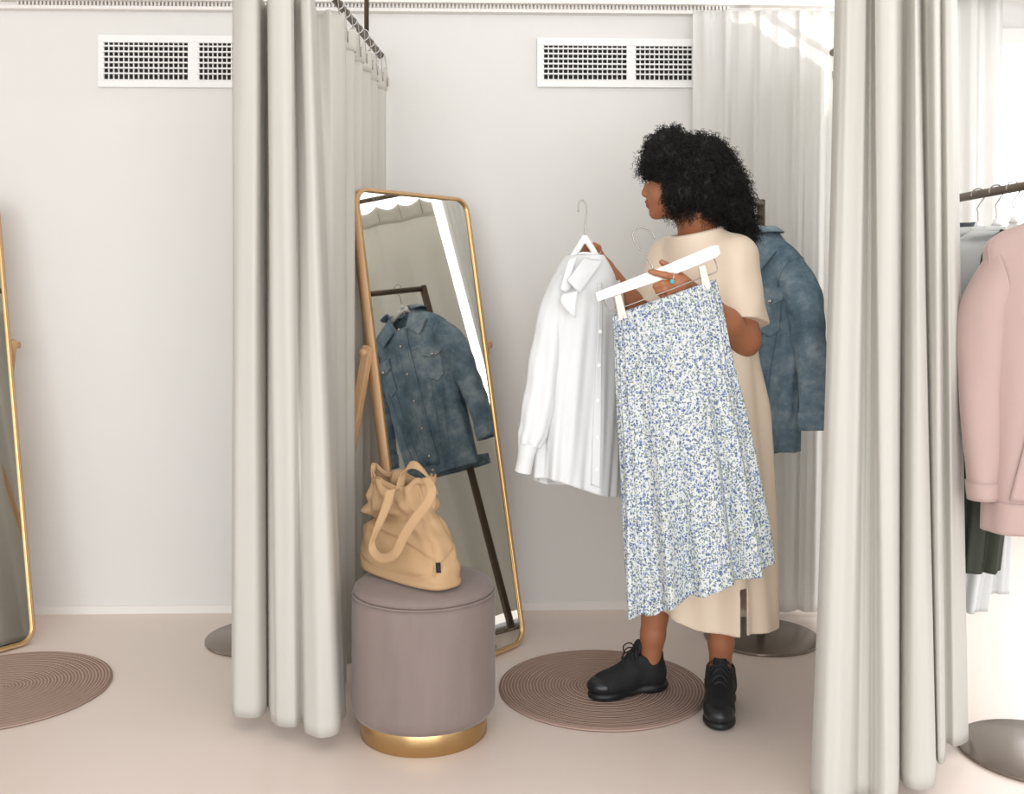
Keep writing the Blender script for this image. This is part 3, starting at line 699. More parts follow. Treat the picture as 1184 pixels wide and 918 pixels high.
jk.children[-1].location = Vector(jy*.052)+Vector((0, 0, -.004)); jk.children[-1].rotation_euler = (0, 0, math.atan2(jx[1], jx[0]))

# pink sweatshirt and its neighbours on the right rack
pn = (-.25, -1)
hanger('clothes_hanger', (1.385, 2.575), (-.25, -1), 1.51, .165, .115, M_plast, 'white hanger holding the pink sweatshirt on the right rack', 'white shoulder hangers')
def pfold(th, v): return .008*sin(5*th+1.2)*np.clip(v-.2, 0, 1)+.004*sin(9*th+4*v)*v
pk, pb, ps, W, px_, py_ = garment('pink_sweatshirt', (1.395, 2.575), pn, 1.415, dict(len=.80, sh=.19, hem=.195, dep=.078, neck=.07, slope=.07, fold=pfold, dmid=1.15, dhem=1.1,
      sfold=lambda th, v: .004*sin(3*th+5*v)*sin(PI*v)+.002*sin(14*v+th)*v, sleeve=[(.145, 0, -.16), (.185, 0, -.25), (.197, -.01, -.42), (.198, -.02, -.60), (.195, -.03, -.72)], sr=[(.09, .065), (.062, .065), (.050, .056), (.044, .05), (.032, .038)]),
      [M_pink], 'pale pink sweatshirt on the rack at the right edge', 'sweatshirt')
obj('hem_band', pb.patch(0, 2*PI, .91, 1.0, .004, n=140, m=8), M_pink, pk, world=True, solid=.004)
obj('neckband', tube([W(.074*cos(a), .056*sin(a), .004-.018*max(0, -sin(a))) for a in np.linspace(0, 2*PI, 49)], .010, 10), M_pink, pk, world=True)
obj('front_pocket', pb.patch(F0-.75, F0+.75, .66, .90, .008, warp=lambda B: .62+.38*B), M_pink, pk, world=True, solid=.004)
for sv, so in ps:
    obj('cuff', sv.patch(0, 2*PI, .9, 1.0, .003, n=50, m=4), M_pink, pk, world=True, solid=.005)
obj('seam', join(pb.line([F0-1.35, F0-1.22, F0-1.15], [.14, .24, .36], .003, .002), pb.line([F0-.25, F0-.6], [.02, .14], .003, .0015)), M_pink, pk, world=True)
def plain(name, c, n, zn, ln, sh, hem, m, label, cat, sleeves=True, hm=None, group=None, ho=True, nk=.06, sway=0):
    if sh < .1: nk = .03
    if ho: hanger('clothes_hanger', c, n, 1.51, sh*.85, .10, M_plast, hm, 'white shoulder hangers')
    f = lambda th, v: .010*sin(6*th+c[1]*9)*v+.006*sin(11*th)*v
    r = garment(name, c, n, zn, dict(len=ln, sway=sway, sh=sh, hem=hem, dep=.036, neck=nk, slope=.06, fold=f, dmid=1.0, dhem=1.0, n=120,
       sleeve=[(sh*.8, 0, -.12), (sh*1.05, 0, -.2), (sh*1.12, 0, -.38), (sh*1.12, 0, -.55)] if sleeves else None, sr=[(.08, .035), (.055, .034), (.05, .034), (.042, .03)]), [m], label, cat, group)
    obj('neckband', tube([r[3]((nk+.002)*cos(a), nk*.76*sin(a), -.006*max(0, -sin(a))) for a in np.linspace(0, 2*PI, 33)], .004, 6), m, r[0], world=True)
    return r
plain('green_garment', (1.376, 2.80), (-.15, -1), 1.39, .936, .075, .055, M_green, 'dark green garment whose narrow hem shows right under the pink sweatshirt', 'garment', False, 'white hanger directly behind the pink sweatshirt', sway=-.10)
plain('white_dress', (1.372, 2.89), (-.55, -.83), 1.40, 1.09, .14, .06, M_shirt, 'long white dress whose narrow hem hangs just below the dark green garment', 'dress', True, 'second white hanger behind the pink sweatshirt', sway=-.10)
plain('white_dress', (1.366, 2.99), (-.6, -.8), 1.41, 1.06, .14, .10, M_shirt, 'white dress hanging furthest back, visible right of the dark green hem', 'dress', True, 'third white hanger behind the pink sweatshirt', sway=-.03)
plain('charcoal_top', (1.358, 3.14), (-.72, -.7), 1.43, .60, .15, .13, M_navy, 'charcoal top at the back end of the right rack', 'top', True, 'white hanger nearest the back end of the right rack')

# ------------------------------------------------------------ white shirt held by the woman
SY = 2.80
sn = P(676, 289, SY)
hg = empty('clothes_hanger', tuple(sn), 0, 'white hanger with steel hook held up by the woman, carrying the white shirt', 'hanger')
obj('hook', tube([P(676, 276, SY), P(676.5, 262, SY), P(678, 245, SY), P(677, 235, SY), P(673, 231.5, SY), P(669.5, 235, SY), P(668.5, 245, SY)], .0022, 8, res=50), M_steel, hg, world=True)
def extr(poly, Y0, Y1, hole=None):
    n = len(poly); a = [P(x, y, SY) for x, y in poly]
    V = [(p[0], Y0, p[2]) for p in a]+[(p[0], Y1, p[2]) for p in a]
    return V, [tuple(range(n)), tuple(range(2*n-1, n-1, -1))]+[(k, (k+1) % n, n+(k+1) % n, n+k) for k in range(n)]
# yoke with an opening under the hook, arms to both shoulders
arms = [tube([P(675, 276, SY-.002), P(668, 288, SY-.005), P(660, 300, SY-.015), P(654, 309, SY-.03), P(650, 318, SY-.04)], [.009, .009, .008, .008, .007], 8, res=24),
        tube([P(677, 276, SY-.002), P(685, 288, SY+.005), P(692, 300, SY+.015), P(698, 309, SY+.025), P(703, 319, SY+.035)], [.009, .009, .008, .008, .007], 8, res=24),
        tube([P(667, 294, SY-.003), P(676, 293, SY), P(688, 294, SY+.004)], [.004, .0045, .004], 8, res=12)]
obj('shoulder_bar', join(*arms), M_plast, hg, world=True)
obj('neck_block', tube([P(676, 272, SY), P(676, 282, SY)], [.008, .013], 12), M_plast, hg, world=True)
def sh_ring(v, l, r, yl, yr, Yl, Yr, dep):
    a = P(l, yl, Yl); b = P(r, yr, Yr); return (v, (a+b)/2, (b-a)/2, np.array([-.03, dep, 0]))
rings = [sh_ring(0, 659, 693, 295, 295, 2.79, 2.81, .030), sh_ring(.05, 652, 699, 302, 303, 2.77, 2.83, .036), sh_ring(.13, 643, 708, 319, 320, 2.74, 2.85, .045),
         sh_ring(.24, 640, 712, 350, 351, 2.72, 2.86, .055), sh_ring(.45, 633, 716, 405, 408, 2.73, 2.86, .058), sh_ring(.7, 626, 718, 475, 480, 2.74, 2.86, .06), sh_ring(.88, 623, 717, 528, 533, 2.74, 2.86, .062), sh_ring(1, 622, 716, 556, 568, 2.74, 2.86, .06)]
def sfold(th, v):
    g = np.clip(v-.12, 0, 1)
    return .009*sin(6*th+1+2*v)*g+.007*sin(11*th-v*2)*g+.004*sin(19*th+5*v)*g
sb = Loft(rings, sfold, zf=lambda th, v: np.stack([0*th, 0*th, .012*sin(2*th+.6)*np.clip(v-.8, 0, 1)*5], -1))
ws = empty('white_shirt', tuple(rings[0][1]), 0, 'white long-sleeved button shirt held up on a hanger by the woman', 'shirt')
obj('body', sb.mesh(260, 110), M_shirt, ws, world=True, solid=.002)
def sleeve(pts, rad, parent, m, name='sleeve', B=(0, 1, 0), fold=None, n=80):
    pth = np.array(pts); T = np.gradient(pth, axis=0); Bv = np.array(B, float); rr = []
    for k in range(len(pth)):
        t_ = T[k]/np.linalg.norm(T[k]); A = np.cross(Bv, t_); A /= np.linalg.norm(A); rr.append((k/(len(pth)-1), pth[k], A*rad[k][0], Bv*rad[k][1]))
    L_ = Loft(rr, fold); return L_, obj(name, L_.mesh(n, 80), m, parent, world=True, solid=.002)
slf = lambda th, v: .0035*sin(3*th+4*v)+.0035*sin(6*th+2*v)*v+.0012*sin(v*30+2*th)
L1, o1 = sleeve([P(652, 318, 2.75), P(642, 350, 2.735), P(633, 400, 2.725), P(626, 450, 2.72), P(618, 492, 2.715), P(611, 514, 2.71)], [(.022, .026), (.031, .028), (.036, .028), (.038, .028), (.036, .028), (.028, .025)], ws, M_shirt, fold=slf)
obj('cuff', sleeve([P(609, 513, 2.69), P(606, 530, 2.69), P(603, 548, 2.69)], [(.036, .034), (.029, .03), (.027, .028)], ws, M_shirt, 'cuff')[0].mesh(8, 3) if False else ([(0, 0, 0)], []), M_shirt, ws) if False else sleeve([P(611, 512, 2.71), P(608, 529, 2.71), P(604.5, 546, 2.71)], [(.027, .026), (.021, .024), (.021, .022)], ws, M_shirt, 'cuff')
L2, o2 = sleeve([P(704, 326, 2.85), P(708, 352, 2.865), P(709, 400, 2.875), P(710, 450, 2.875), P(711, 500, 2.87), P(712, 535, 2.865)], [(.03, .03), (.036, .036), (.034, .036), (.034, .036), (.032, .036), (.024, .03)], ws, M_shirt, fold=slf)
sleeve([P(711.5, 532, 2.865), P(711, 552, 2.86), P(711, 573, 2.86)], [(.023, .028), (.022, .026), (.022, .024)], ws, M_shirt, 'cuff')
# collar: two pointed flaps turned out from the neck, and stand
def flap(pts, name='collar'):
    q = np.array([[P(a[0], a[1], a[2]-.042) for a in row] for row in pts]); n = 12
    rows = np.array([smoothpath(r, n) for r in q]); cols = np.array([smoothpath(rows[:, k], n) for k in range(n)])
    return obj(name, grid(cols), M_shirt, ws, world=True, solid=.0025)
flap([[(676, 297, 2.775), (686, 300, 2.79), (697, 301, 2.80)], [(667, 309, 2.745), (678, 313, 2.755), (688, 315, 2.77)], [(656, 324, 2.72), (664, 333, 2.722), (670, 339, 2.73)]])
flap([[(667, 296, 2.765), (663, 297, 2.76), (658, 299, 2.755)], [(662, 312, 2.745), (657, 318, 2.735), (651, 322, 2.73)], [(660, 334, 2.735), (654, 338, 2.725), (648, 334, 2.72)]])
flap([[(650, 340, 2.716), (660, 338, 2.712), (668, 336, 2.716)], [(648, 348, 2.708), (658, 350, 2.702), (666, 352, 2.708)], [(654, 358, 2.706), (661, 364, 2.702), (665, 367, 2.708)]], 'neck_tie_fold')
Fp = -PI/2+.05
obj('placket', sb.patch(Fp-.07, Fp+.07, .16, .97, .0035, n=6, m=60), M_shirt, ws, world=True, solid=.002)
for v in (.22, .36, .5, .64, .78, .9):
    p = sb(np.array([Fp]), np.array([v]), .006)[0]; obj('button', ball(p, (.0055, .002, .0055), 8), M_plast, ws, world=True)
obj('neck_label', box(sn[0]-.022, sn[0]-.004, 2.805, 2.807, sn[2]-.036, sn[2]-.022), M_clip, ws, world=True, smooth=False)

# ------------------------------------------------------------ skirt and clip hanger
KY = 2.655
ka = P(691, 341, KY); kb = P(829, 292, KY)
kh = empty('skirt_hanger', tuple((ka+kb)/2), 0, 'white wooden clip hanger with steel hook carrying the floral skirt', 'hanger')
poly = [(690, 339), (760, 312), (822, 286), (829, 285), (831, 293), (826, 297), (765, 322), (692, 347)]
n = len(poly); a = [P(x, y, KY) for x, y in poly]
V = [(p[0], KY-.006, p[2]) for p in a]+[(p[0], KY+.006, p[2]) for p in a]
obj('wooden_bar', (V, [tuple(range(n)), tuple(range(2*n-1, n-1, -1))]+[(k, (k+1) % n, n+(k+1) % n, n+k) for k in range(n)]), M_plast, kh, world=True, smooth=False, bevel=.0025)
obj('hook', tube([P(755, 312, KY), P(753, 305, KY), P(743, 292, KY), P(733.5, 279, KY), P(732, 269, KY), P(738, 263.5, KY), P(747, 264, KY), P(754, 269, KY), P(757, 276, KY)], .0021, 8, res=60), M_steel, kh, world=True)
KF = KY-.012
obj('wire_bar', join(tube([P(697, 344, KY), P(701, 354, KF), P(706, 359, KF), P(716, 357, KF), P(740, 348, KF-.012), P(775, 335, KF-.016), P(800, 325, KF-.01), P(822, 317, KF), P(829, 313, KF), P(828, 304, KF), P(824, 297, KY)], .0016, 8, res=80)), M_steel, kh, world=True)
for (x_, y_, s) in ((718, 356, 1), (815, 322, 1)):
    poly = [(x_-7+0, y_-13), (x_-1, y_-15), (x_+6, y_+11), (x_-2, y_+14)]; a = [P(x, y, KF) for x, y in poly]; n = 4
    gs = []
    for Y0, Y1 in ((KF-.010, KF-.006), (KF+.006, KF+.010)):
        V = [(p[0], Y0, p[2]) for p in a]+[(p[0], Y1, p[2]) for p in a]
        gs.append((V, [tuple(range(n)), tuple(range(2*n-1, n-1, -1))]+[(k, (k+1) % n, n+(k+1) % n, n+k) for k in range(n)]))
    gs.append(tube([P(x_-2, y_-6, KF-.010), P(x_-2, y_-6, KF+.010)], .004, 8))
    obj('clip', join(*gs), M_clip, kh, world=True, smooth=False, bevel=.001)
def k_ring(v, l, yl, r, yr, dep, dy=0): a = P(l, yl, KF+dy); b = P(r, yr, KF+dy); return (v, (a+b)/2, (b-a)/2, np.array([0, dep, 0]))
rings = [k_ring(0, 710, 364, 826, 323, .006), k_ring(.06, 711, 384, 831, 343, .018), k_ring(.25, 714, 450, 843, 410, .038, .004), k_ring(.5, 720, 540, 860, 490, .05, .01), k_ring(.75, 724, 625, 874, 575, .058, .014), k_ring(1, 728, 707, 886, 655, .064, .016)]
def kfold(th, v):
    g = np.clip(v*1.2, 0, 1)
    return (.019*sin(9*th+.5+.8*v)+.010*sin(15*th+1-1.2*v)+.004*sin(27*th))*g*(.5+.5*v)+.0035*sin(34*th)*(1-g)
kl = Loft(rings, kfold, ex=2.0, zf=lambda th, v: np.stack([0*th, 0*th, -.018*np.clip(v-.6, 0, 1)*2.5*(np.maximum(0, cos(th-.0))*0+np.exp(-((cos(th)+.72)/.18)**2))+.0*th], -1))
fs = empty('floral_skirt', tuple(rings[0][1]), 0, 'white midi skirt with tiny blue flowers held up on a clip hanger by the woman', 'skirt')
obj('skirt_panel', kl.mesh(420, 120), M_floral, fs, world=True, solid=.0018)
obj('waistband', kl.patch(0, 2*PI, 0, .035, .0015, n=220, m=5), M_floral, fs, world=True, solid=.0015)

# ------------------------------------------------------------ the woman
wm = empty('person', (.56, 3.0, 0), 0, 'woman with black curly hair in a beige dress holding a shirt and a floral skirt', 'person')
f = np.array([-.945, .32, -.04]); f /= np.linalg.norm(f)
rgt = np.cross(f, [0, 0, 1.]); rgt /= np.linalg.norm(rgt); upv = np.cross(rgt, f)
HC = np.array([.487, 2.965, 1.550]); RH = np.array([f, rgt, upv])
H = lambda a, b, c: HC+f*a+rgt*b+upv*c
B = Field((.14, 2.56, .0), (.80, 3.28, 1.68), .0036)
B.ell(H(-.018, 0, .03), RH, (.094, .075, .088), .02)
B.ell(H(.028, 0, -.03), RH, (.060, .057, .080), .03)
B.ell(H(.035, 0, -.082), RH, (.048, .044, .028), .02)
B.ell(H(.068, 0, -.052), RH, (.028, .030, .042), .02); B.ell(H(.070, 0, .005), RH, (.022, .034, .034), .02)
B.ell(H(.074, 0, -.098), RH, (.017, .02, .015), .018)
for s in (-1, 1):
    B.ell(H(.052, s*.034, -.046), RH, (.026, .023, .026), .02)
    B.ell(H(.084, s*.022, .018), RH, (.012, .022, .008), .012)
    B.ell(H(.098, s*.012, -.040), RH, (.010, .008, .008), .006)
    B.ell(H(-.012, s*.076, -.018), RH, (.020, .008, .031), .006)
    B.ell(H(.078, s*.029, -.002), RH, (.012, .014, .010), .006)
B.cap(H(.084, 0, .008), H(.103, 0, -.033), .009, .0105, .014)
B.ell(H(.092, 0, -.061), RH, (.013, .024, .0065), .005)
B.ell(H(.089, 0, -.073), RH, (.013, .021, .0075), .005)
# neck and torso
NB = np.array([.545, 2.985, 1.385])
B.chain([H(-.03, 0, -.05), H(-.035, 0, -.10), NB], [.052, .051, .058], .02)
SL = np.array([.636, 2.905, 1.315]); SR = np.array([.468, 3.045, 1.315])
B.cap(SR, SL, .05, .05, .03)
sv_ = np.array([.75, -.66, 0]); fv_ = np.array([-.66, -.75, 0]); RT = np.array([sv_, fv_, [0, 0, 1.]])
B.ell((.555, 2.98, 1.22), RT, (.15, .10, .17), .03); B.ell((.57, 2.985, 1.02), RT, (.125, .085, .15), .03); B.ell((.58, 2.99, .86), RT, (.155, .105, .13), .03)
# legs
KR = np.array([.455, 3.06, .475]); KL = np.array([.622, 2.98, .475]); AR = np.array([.418, 3.105, .085]); AL = np.array([.618, 3.035, .085])
for hip, kn, an, dx in (((.51, 3.04, .84), KR, AR, -1), ((.645, 2.95, .84), KL, AL, 1)):
    B.chain([hip, kn], [.085, .056], .02)
    m1 = kn*.72+an*.28+np.array([0, .015, 0]); m2 = kn*.25+an*.75
    B.chain([kn, m1, m2, an], [.052, .055, .036, .031], .015)
    toe = np.array([-.12, -.06, -.04]) if dx < 0 else np.array([-.01, -.13, -.04])
    B.chain([an, an+toe], [.031, .022], .01); B.ell(an+np.array([0, 0, -.045])-toe*.15, I3, (.025, .025, .028), .01)
# left arm (nearer, image right)
EL = np.array([.653, 2.865, 1.085]); WL = np.array([.492, 2.712, 1.212])
B.chain([SL, EL], [.050, .043], .02); B.chain([EL, EL*.6+WL*.4, WL], [.042, .039, .026], .02)
pc = P(786, 327, 2.672); B.cap(WL, pc, .025, .025, .012)
kn = [P(781, 321, 2.655), P(783, 329, 2.658), P(786, 336, 2.664), P(789, 342, 2.672)]
for q in kn: B.cap(pc, q, .019, .0125, .01)
B.chain([kn[0], P(769, 318, 2.640), P(758, 315.5, 2.638), P(751.5, 314, 2.638)], [.0108, .0092, .0083, .0066], .004)
B.chain([kn[1], P(766, 328, 2.640), P(758, 331, 2.648), P(762, 337, 2.660)], [.0105, .0095, .0085, .0075], .0025)
B.chain([kn[2], P(769, 335, 2.642), P(761, 337.5, 2.652), P(767, 343, 2.664)], [.0102, .0092, .0083, .0072], .0025)
B.chain([kn[3], P(774, 342, 2.650), P(767, 343.5, 2.660), P(773, 346, 2.672)], [.0095, .0085, .0075, .0065], .0025)
B.chain([pc, P(783, 317, 2.684), P(774, 309, 2.682), P(765, 303, 2.676)], [.017, .0125, .0098, .0078], .006)
# right arm (farther, image left)
ER = np.array([.385, 2.955, 1.125]); WR = P(699, 309, 2.885)
B.chain([SR, ER], [.048, .040], .02); B.chain([ER, ER*.6+WR*.4, WR], [.039, .036, .0245], .02)
pc2 = P(689, 295, 2.868); B.cap(WR, pc2, .023, .021, .01)
k2 = [P(683, 285, 2.858), P(681.5, 289, 2.848), P(681, 294, 2.842), P(682, 299, 2.838)]
for q in k2: B.cap(pc2, q, .017, .0105, .008)
B.chain([k2[0], P(676, 282, 2.845), P(671, 285, 2.832), P(669, 289, 2.822)], [.0095, .0085, .0078, .0066], .003)
B.chain([k2[1], P(674, 288, 2.832), P(668.5, 290, 2.818), P(669, 293, 2.806)], [.0098, .0088, .008, .0068], .0025)
B.chain([k2[2], P(674, 295, 2.828), P(669, 297, 2.816), P(671, 300, 2.81)], [.0095, .0085, .0078, .0066], .0025)
B.chain([k2[3], P(676, 301, 2.826), P(672, 303, 2.82), P(675, 305, 2.82)], [.0088, .0078, .007, .006], .0025)
B.chain([pc2, P(691, 287, 2.852), P(687, 284, 2.835), P(682, 284, 2.822)], [.015, .011, .009, .0074], .005)
V, Fc = B.mesh(); V = relax(V, Fc, 2, .4)
body = obj('body', (V, Fc), [M_skin, M_lip], wm, world=True)
cen = V[Fc].mean(1)-HC; lf, lr, lu = cen@f, cen@rgt, cen@upv
lip = (lf > .088) & (np.abs(lr) < .024) & (lu < -.0555) & (lu > -.0805)
mi = np.zeros(len(body.data.polygons), np.int32); mi[:len(lip)] = lip[:len(mi)]; body.data.polygons.foreach_set('material_index', mi)
for s in (-1, 1):
    e = obj('eye', ball(H(.083, s*.029, -.002), .0095), M_eyew, wm, world=True); obj('pupil', ball(H(.0905, s*.029, -.002), .0042), M_hair, e, world=True)
del B
# dress
D = Field((.28, 2.70, .20), (.86, 3.28, 1.46), .004)
zk = np.array([.20, .45, .70, .90, 1.02, 1.15, 1.28, 1.36]); ax_ = np.array([.192, .188, .182, .172, .155, .15, .142, .10]); bx_ = np.array([.142, .138, .135, .126, .115, .118, .104, .07])
cx_ = np.array([.585, .583, .582, .580, .575, .562, .553, .55]); cy_ = np.array([2.985, 2.985, 2.985, 2.985, 2.98, 2.975, 2.977, 2.98])
def dress(X, Y, Z):
    a = np.interp(Z, zk, ax_); b = np.interp(Z, zk, bx_); dx = X-np.interp(Z, zk, cx_); dy = Y-np.interp(Z, zk, cy_)
    u = dx*sv_[0]+dy*sv_[1]; v = dx*fv_[0]+dy*fv_[1]; th = np.arctan2(v/b, u/a); g = np.clip((1.15-Z)/.6, 0, 1)
    r = np.sqrt((u/a)**2+(v/b)**2)
    return (r-1)*np.minimum(a, b)*.9-(.007*sin(7*th+2+1.5*Z)+.004*sin(12*th-3*Z))*g-.003*sin(5*th+18*Z)*(1-g)
D.add(lambda X, Y, Z: np.maximum(dress(X, Y, Z), Z-1.345), (.3, 2.75, .2), (.85, 3.25, 1.36), .03)
D.cap(SR+[0, 0, .008], SL+[0, 0, .008], .060, .062, .035)
D.cap(NB+[0, 0, -.03], (NB+SL)/2+[0, 0, -.01], .066, .060, .03); D.cap(NB+[0, 0, -.03], (NB+SR)/2+[0, 0, -.01], .066, .060, .03)
def sleeve_sdf(A, E, ra, rb, ph):
    ab = E-A; L = ab@ab
    def fn(X, Y, Z):
        t_ = ((X-A[0])*ab[0]+(Y-A[1])*ab[1]+(Z-A[2])*ab[2])/L; tc = np.clip(t_, 0, 1)
        qx, qy, qz = X-A[0]-tc*ab[0], Y-A[1]-tc*ab[1], Z-A[2]-tc*ab[2]; th = np.arctan2(qy, qx)
        d = np.sqrt(qx**2+qy**2+qz**2)-(ra+(rb-ra)*tc+.004*sin(4*th+ph+9*tc)*tc)
        d = np.maximum(d, (t_-.80-.05*sin(th+ph))*math.sqrt(L))
        return np.maximum(d, -np.maximum(d+.010, -(t_-.55)*math.sqrt(L)))
    return fn
D.add(sleeve_sdf(SL, EL, .062, .074, .7), SL-[.09, .09, .26], SL+[.11, .09, .07], .02)
D.add(sleeve_sdf(SR, ER, .058, .066, 2.0), SR-[.16, .16, .26], SR+[.09, .09, .07], .02)
# neckline opening
nk0 = np.array([NB[0]-.008, NB[1]-.004, 1.33]); nk1 = H(-.035, 0, -.10)+np.array([0, 0, .02])
D.cap(NB+[-.004, -.006, -.05], NB+[-.016, -.015, .005], .088, .080, .02)
Xn, Yn, Zn = np.meshgrid(*D.ax, indexing='ij', sparse=True)
D.d = np.maximum(D.d, (Zn-(1.388+.22*(Xn-.50)+.10*(Yn-2.95))).astype(np.float32))
ab_ = nk1-nk0
def nhole(X, Y, Z):
    t_ = (Z-nk0[2])/ab_[2]; return np.maximum(np.sqrt((X-nk0[0]-t_*ab_[0])**2+(Y-nk0[1]-t_*ab_[1])**2)-.064, 1.352-Z)
D.add(nhole, nk0-.11, nk1+.11, 0, sub=True)
nr = []
for q in np.linspace(0, 2*PI, 49):
    zz_ = 1.388
    for _ in range(6):
        t_ = (zz_-nk0[2])/ab_[2]; xx_ = nk0[0]+t_*ab_[0]+.0685*cos(q); yy_ = nk0[1]+t_*ab_[1]+.0685*sin(q); zz_ = 1.388+.22*(xx_-.50)+.10*(yy_-2.95)
    nr.append((xx_, yy_, zz_-.005))
neck_trim = tube(nr, .0062, 8)
# hem: cut level, hollow, with a slit beside the left leg
X, Y, Z = np.meshgrid(*D.ax, indexing='ij', sparse=True)
Z3 = np.broadcast_to(Z, D.d.shape)
d0 = dress(np.broadcast_to(X, D.d.shape), np.broadcast_to(Y, D.d.shape), Z3).astype(np.float32)
hem = .268+.03*np.clip((.52-X)/.1, 0, 1)
inner = np.maximum(d0+.009, Z3-.50); D.d = np.maximum(D.d, -inner)
D.d = np.maximum(D.d, (hem-Z3).astype(np.float32))
slx = (850-592)*2.87/F
slit = np.maximum(np.abs(X-slx-.012)-.010+0*Z3, np.maximum(Y-2.96+0*Z3, Z3-.40)); D.d = np.maximum(D.d, -slit.astype(np.float32))
V, Fc = D.mesh(); V = relax(V, Fc, 2, .4)
dr_ = obj('dress', (V, Fc), M_dress, wm, world=True); obj('neckline', neck_trim, M_dress, dr_, world=True); del D, d0, inner, slit
# hair: curly mass and thousands of corkscrew curls as one piece
HF = Field((.34, 2.80, 1.28), (.80, 3.14, 1.74), .006)
HY = 2.97
blobs = [((799, 199), 2.965, 39), ((775, 178), 2.96, 24), ((776, 160), 2.95, 12), ((764, 170), 2.94, 15), ((754, 186), 2.95, 12), ((752, 200), 2.96, 9), ((814, 181), 2.97, 23), ((830, 213), 2.97, 30), ((845, 238), 2.97, 22), ((812, 228), 2.94, 26), ((788, 222), 2.915, 22), ((778, 232), 2.92, 12), ((770, 205), 2.93, 14), ((858, 257), 2.965, 14), ((866, 274), 2.96, 8), ((830, 183), 2.97, 15)]
for (q, Yq, r) in blobs: HF.ell(P(q[0], q[1], Yq), I3, (r*HY/F, r*HY/F*1.0, r*HY/F), .02)
Xh, Yh, Zh = np.meshgrid(*HF.ax, indexing='ij')
HF.d += (.004*sin(Xh*170+2*sin(Zh*90))*sin(Yh*190)*sin(Zh*160+Xh*60)+.003*sin(Xh*310)*sin(Zh*330+Yh*200)).astype(np.float32)
# keep the face free
Dl = np.stack([Xh, Yh, Zh], -1)-HC; ff = Dl@f; fu = Dl@upv
face = np.maximum(.038-ff+.35*np.clip(fu+.05, -1, .0), fu-(-.012)); HF.d = np.maximum(HF.d, -face.astype(np.float32))
V, Fc = HF.mesh()
nrm = np.zeros_like(V); e1 = V[Fc[:, 2]]-V[Fc[:, 0]]; e2 = V[Fc[:, 3]]-V[Fc[:, 1]]; cr = np.cross(e1, e2); cc = V[Fc].mean(1)
NC = 4600; pick = rng.choice(len(Fc), NC); CV = [V]; CF = [Fc]; base = len(V)
for i in pick:
    p = cc[i]; nv = cr[i]/(np.linalg.norm(cr[i])+1e-9)
    dl = p-HC; lff, lfu = dl@f, dl@upv
    ax = nv*.9+np.array([0.25, 0, -.55])*rng.uniform(.2, 1)+rng.normal(0, .35, 3); ax /= np.linalg.norm(ax)
    Lc = rng.uniform(.018, .042)
    if lff > .03 and lfu < .02: Lc *= .5
    tip = p+ax*Lc-HC
    if tip@f > .055 and tip@upv < -.012: continue
    if lff > .047 and lfu < -.01: continue
    u = np.cross(ax, [0.3, .5, .8]); u /= np.linalg.norm(u); v = np.cross(ax, u); K = 22; tt = np.linspace(0, 1, K); ph = rng.uniform(0, 6.28); turns = rng.uniform(2, 3.5)*rng.choice([-1, 1]); rad = rng.uniform(.0028, .0055)
    sag = np.array([0, 0, -1.])*(tt**2)[:, None]*Lc*.3
    pts = p-nv*.004+ax*Lc*tt[:, None]+sag+(rad*(cos(turns*2*PI*tt+ph)[:, None]*u+sin(turns*2*PI*tt+ph)[:, None]*v))
    T = np.gradient(pts, axis=0); T /= np.linalg.norm(T, axis=1)[:, None]; a1 = np.cross(T, ax); a1 /= np.linalg.norm(a1, axis=1)[:, None]+1e-9; a2 = np.cross(T, a1)
    rr = (.0011*(1-.6*tt))[:, None]
    R_ = np.stack([pts+rr*(cos(w_)*a1+sin(w_)*a2) for w_ in (0, 2.09, 4.19)], 1)
    gV, gF = grid(R_, True); CV.append(gV); CF.append(gF+base); base += len(gV)
obj('hair', (np.vstack(CV), np.vstack(CF)), M_hair, wm, world=True)
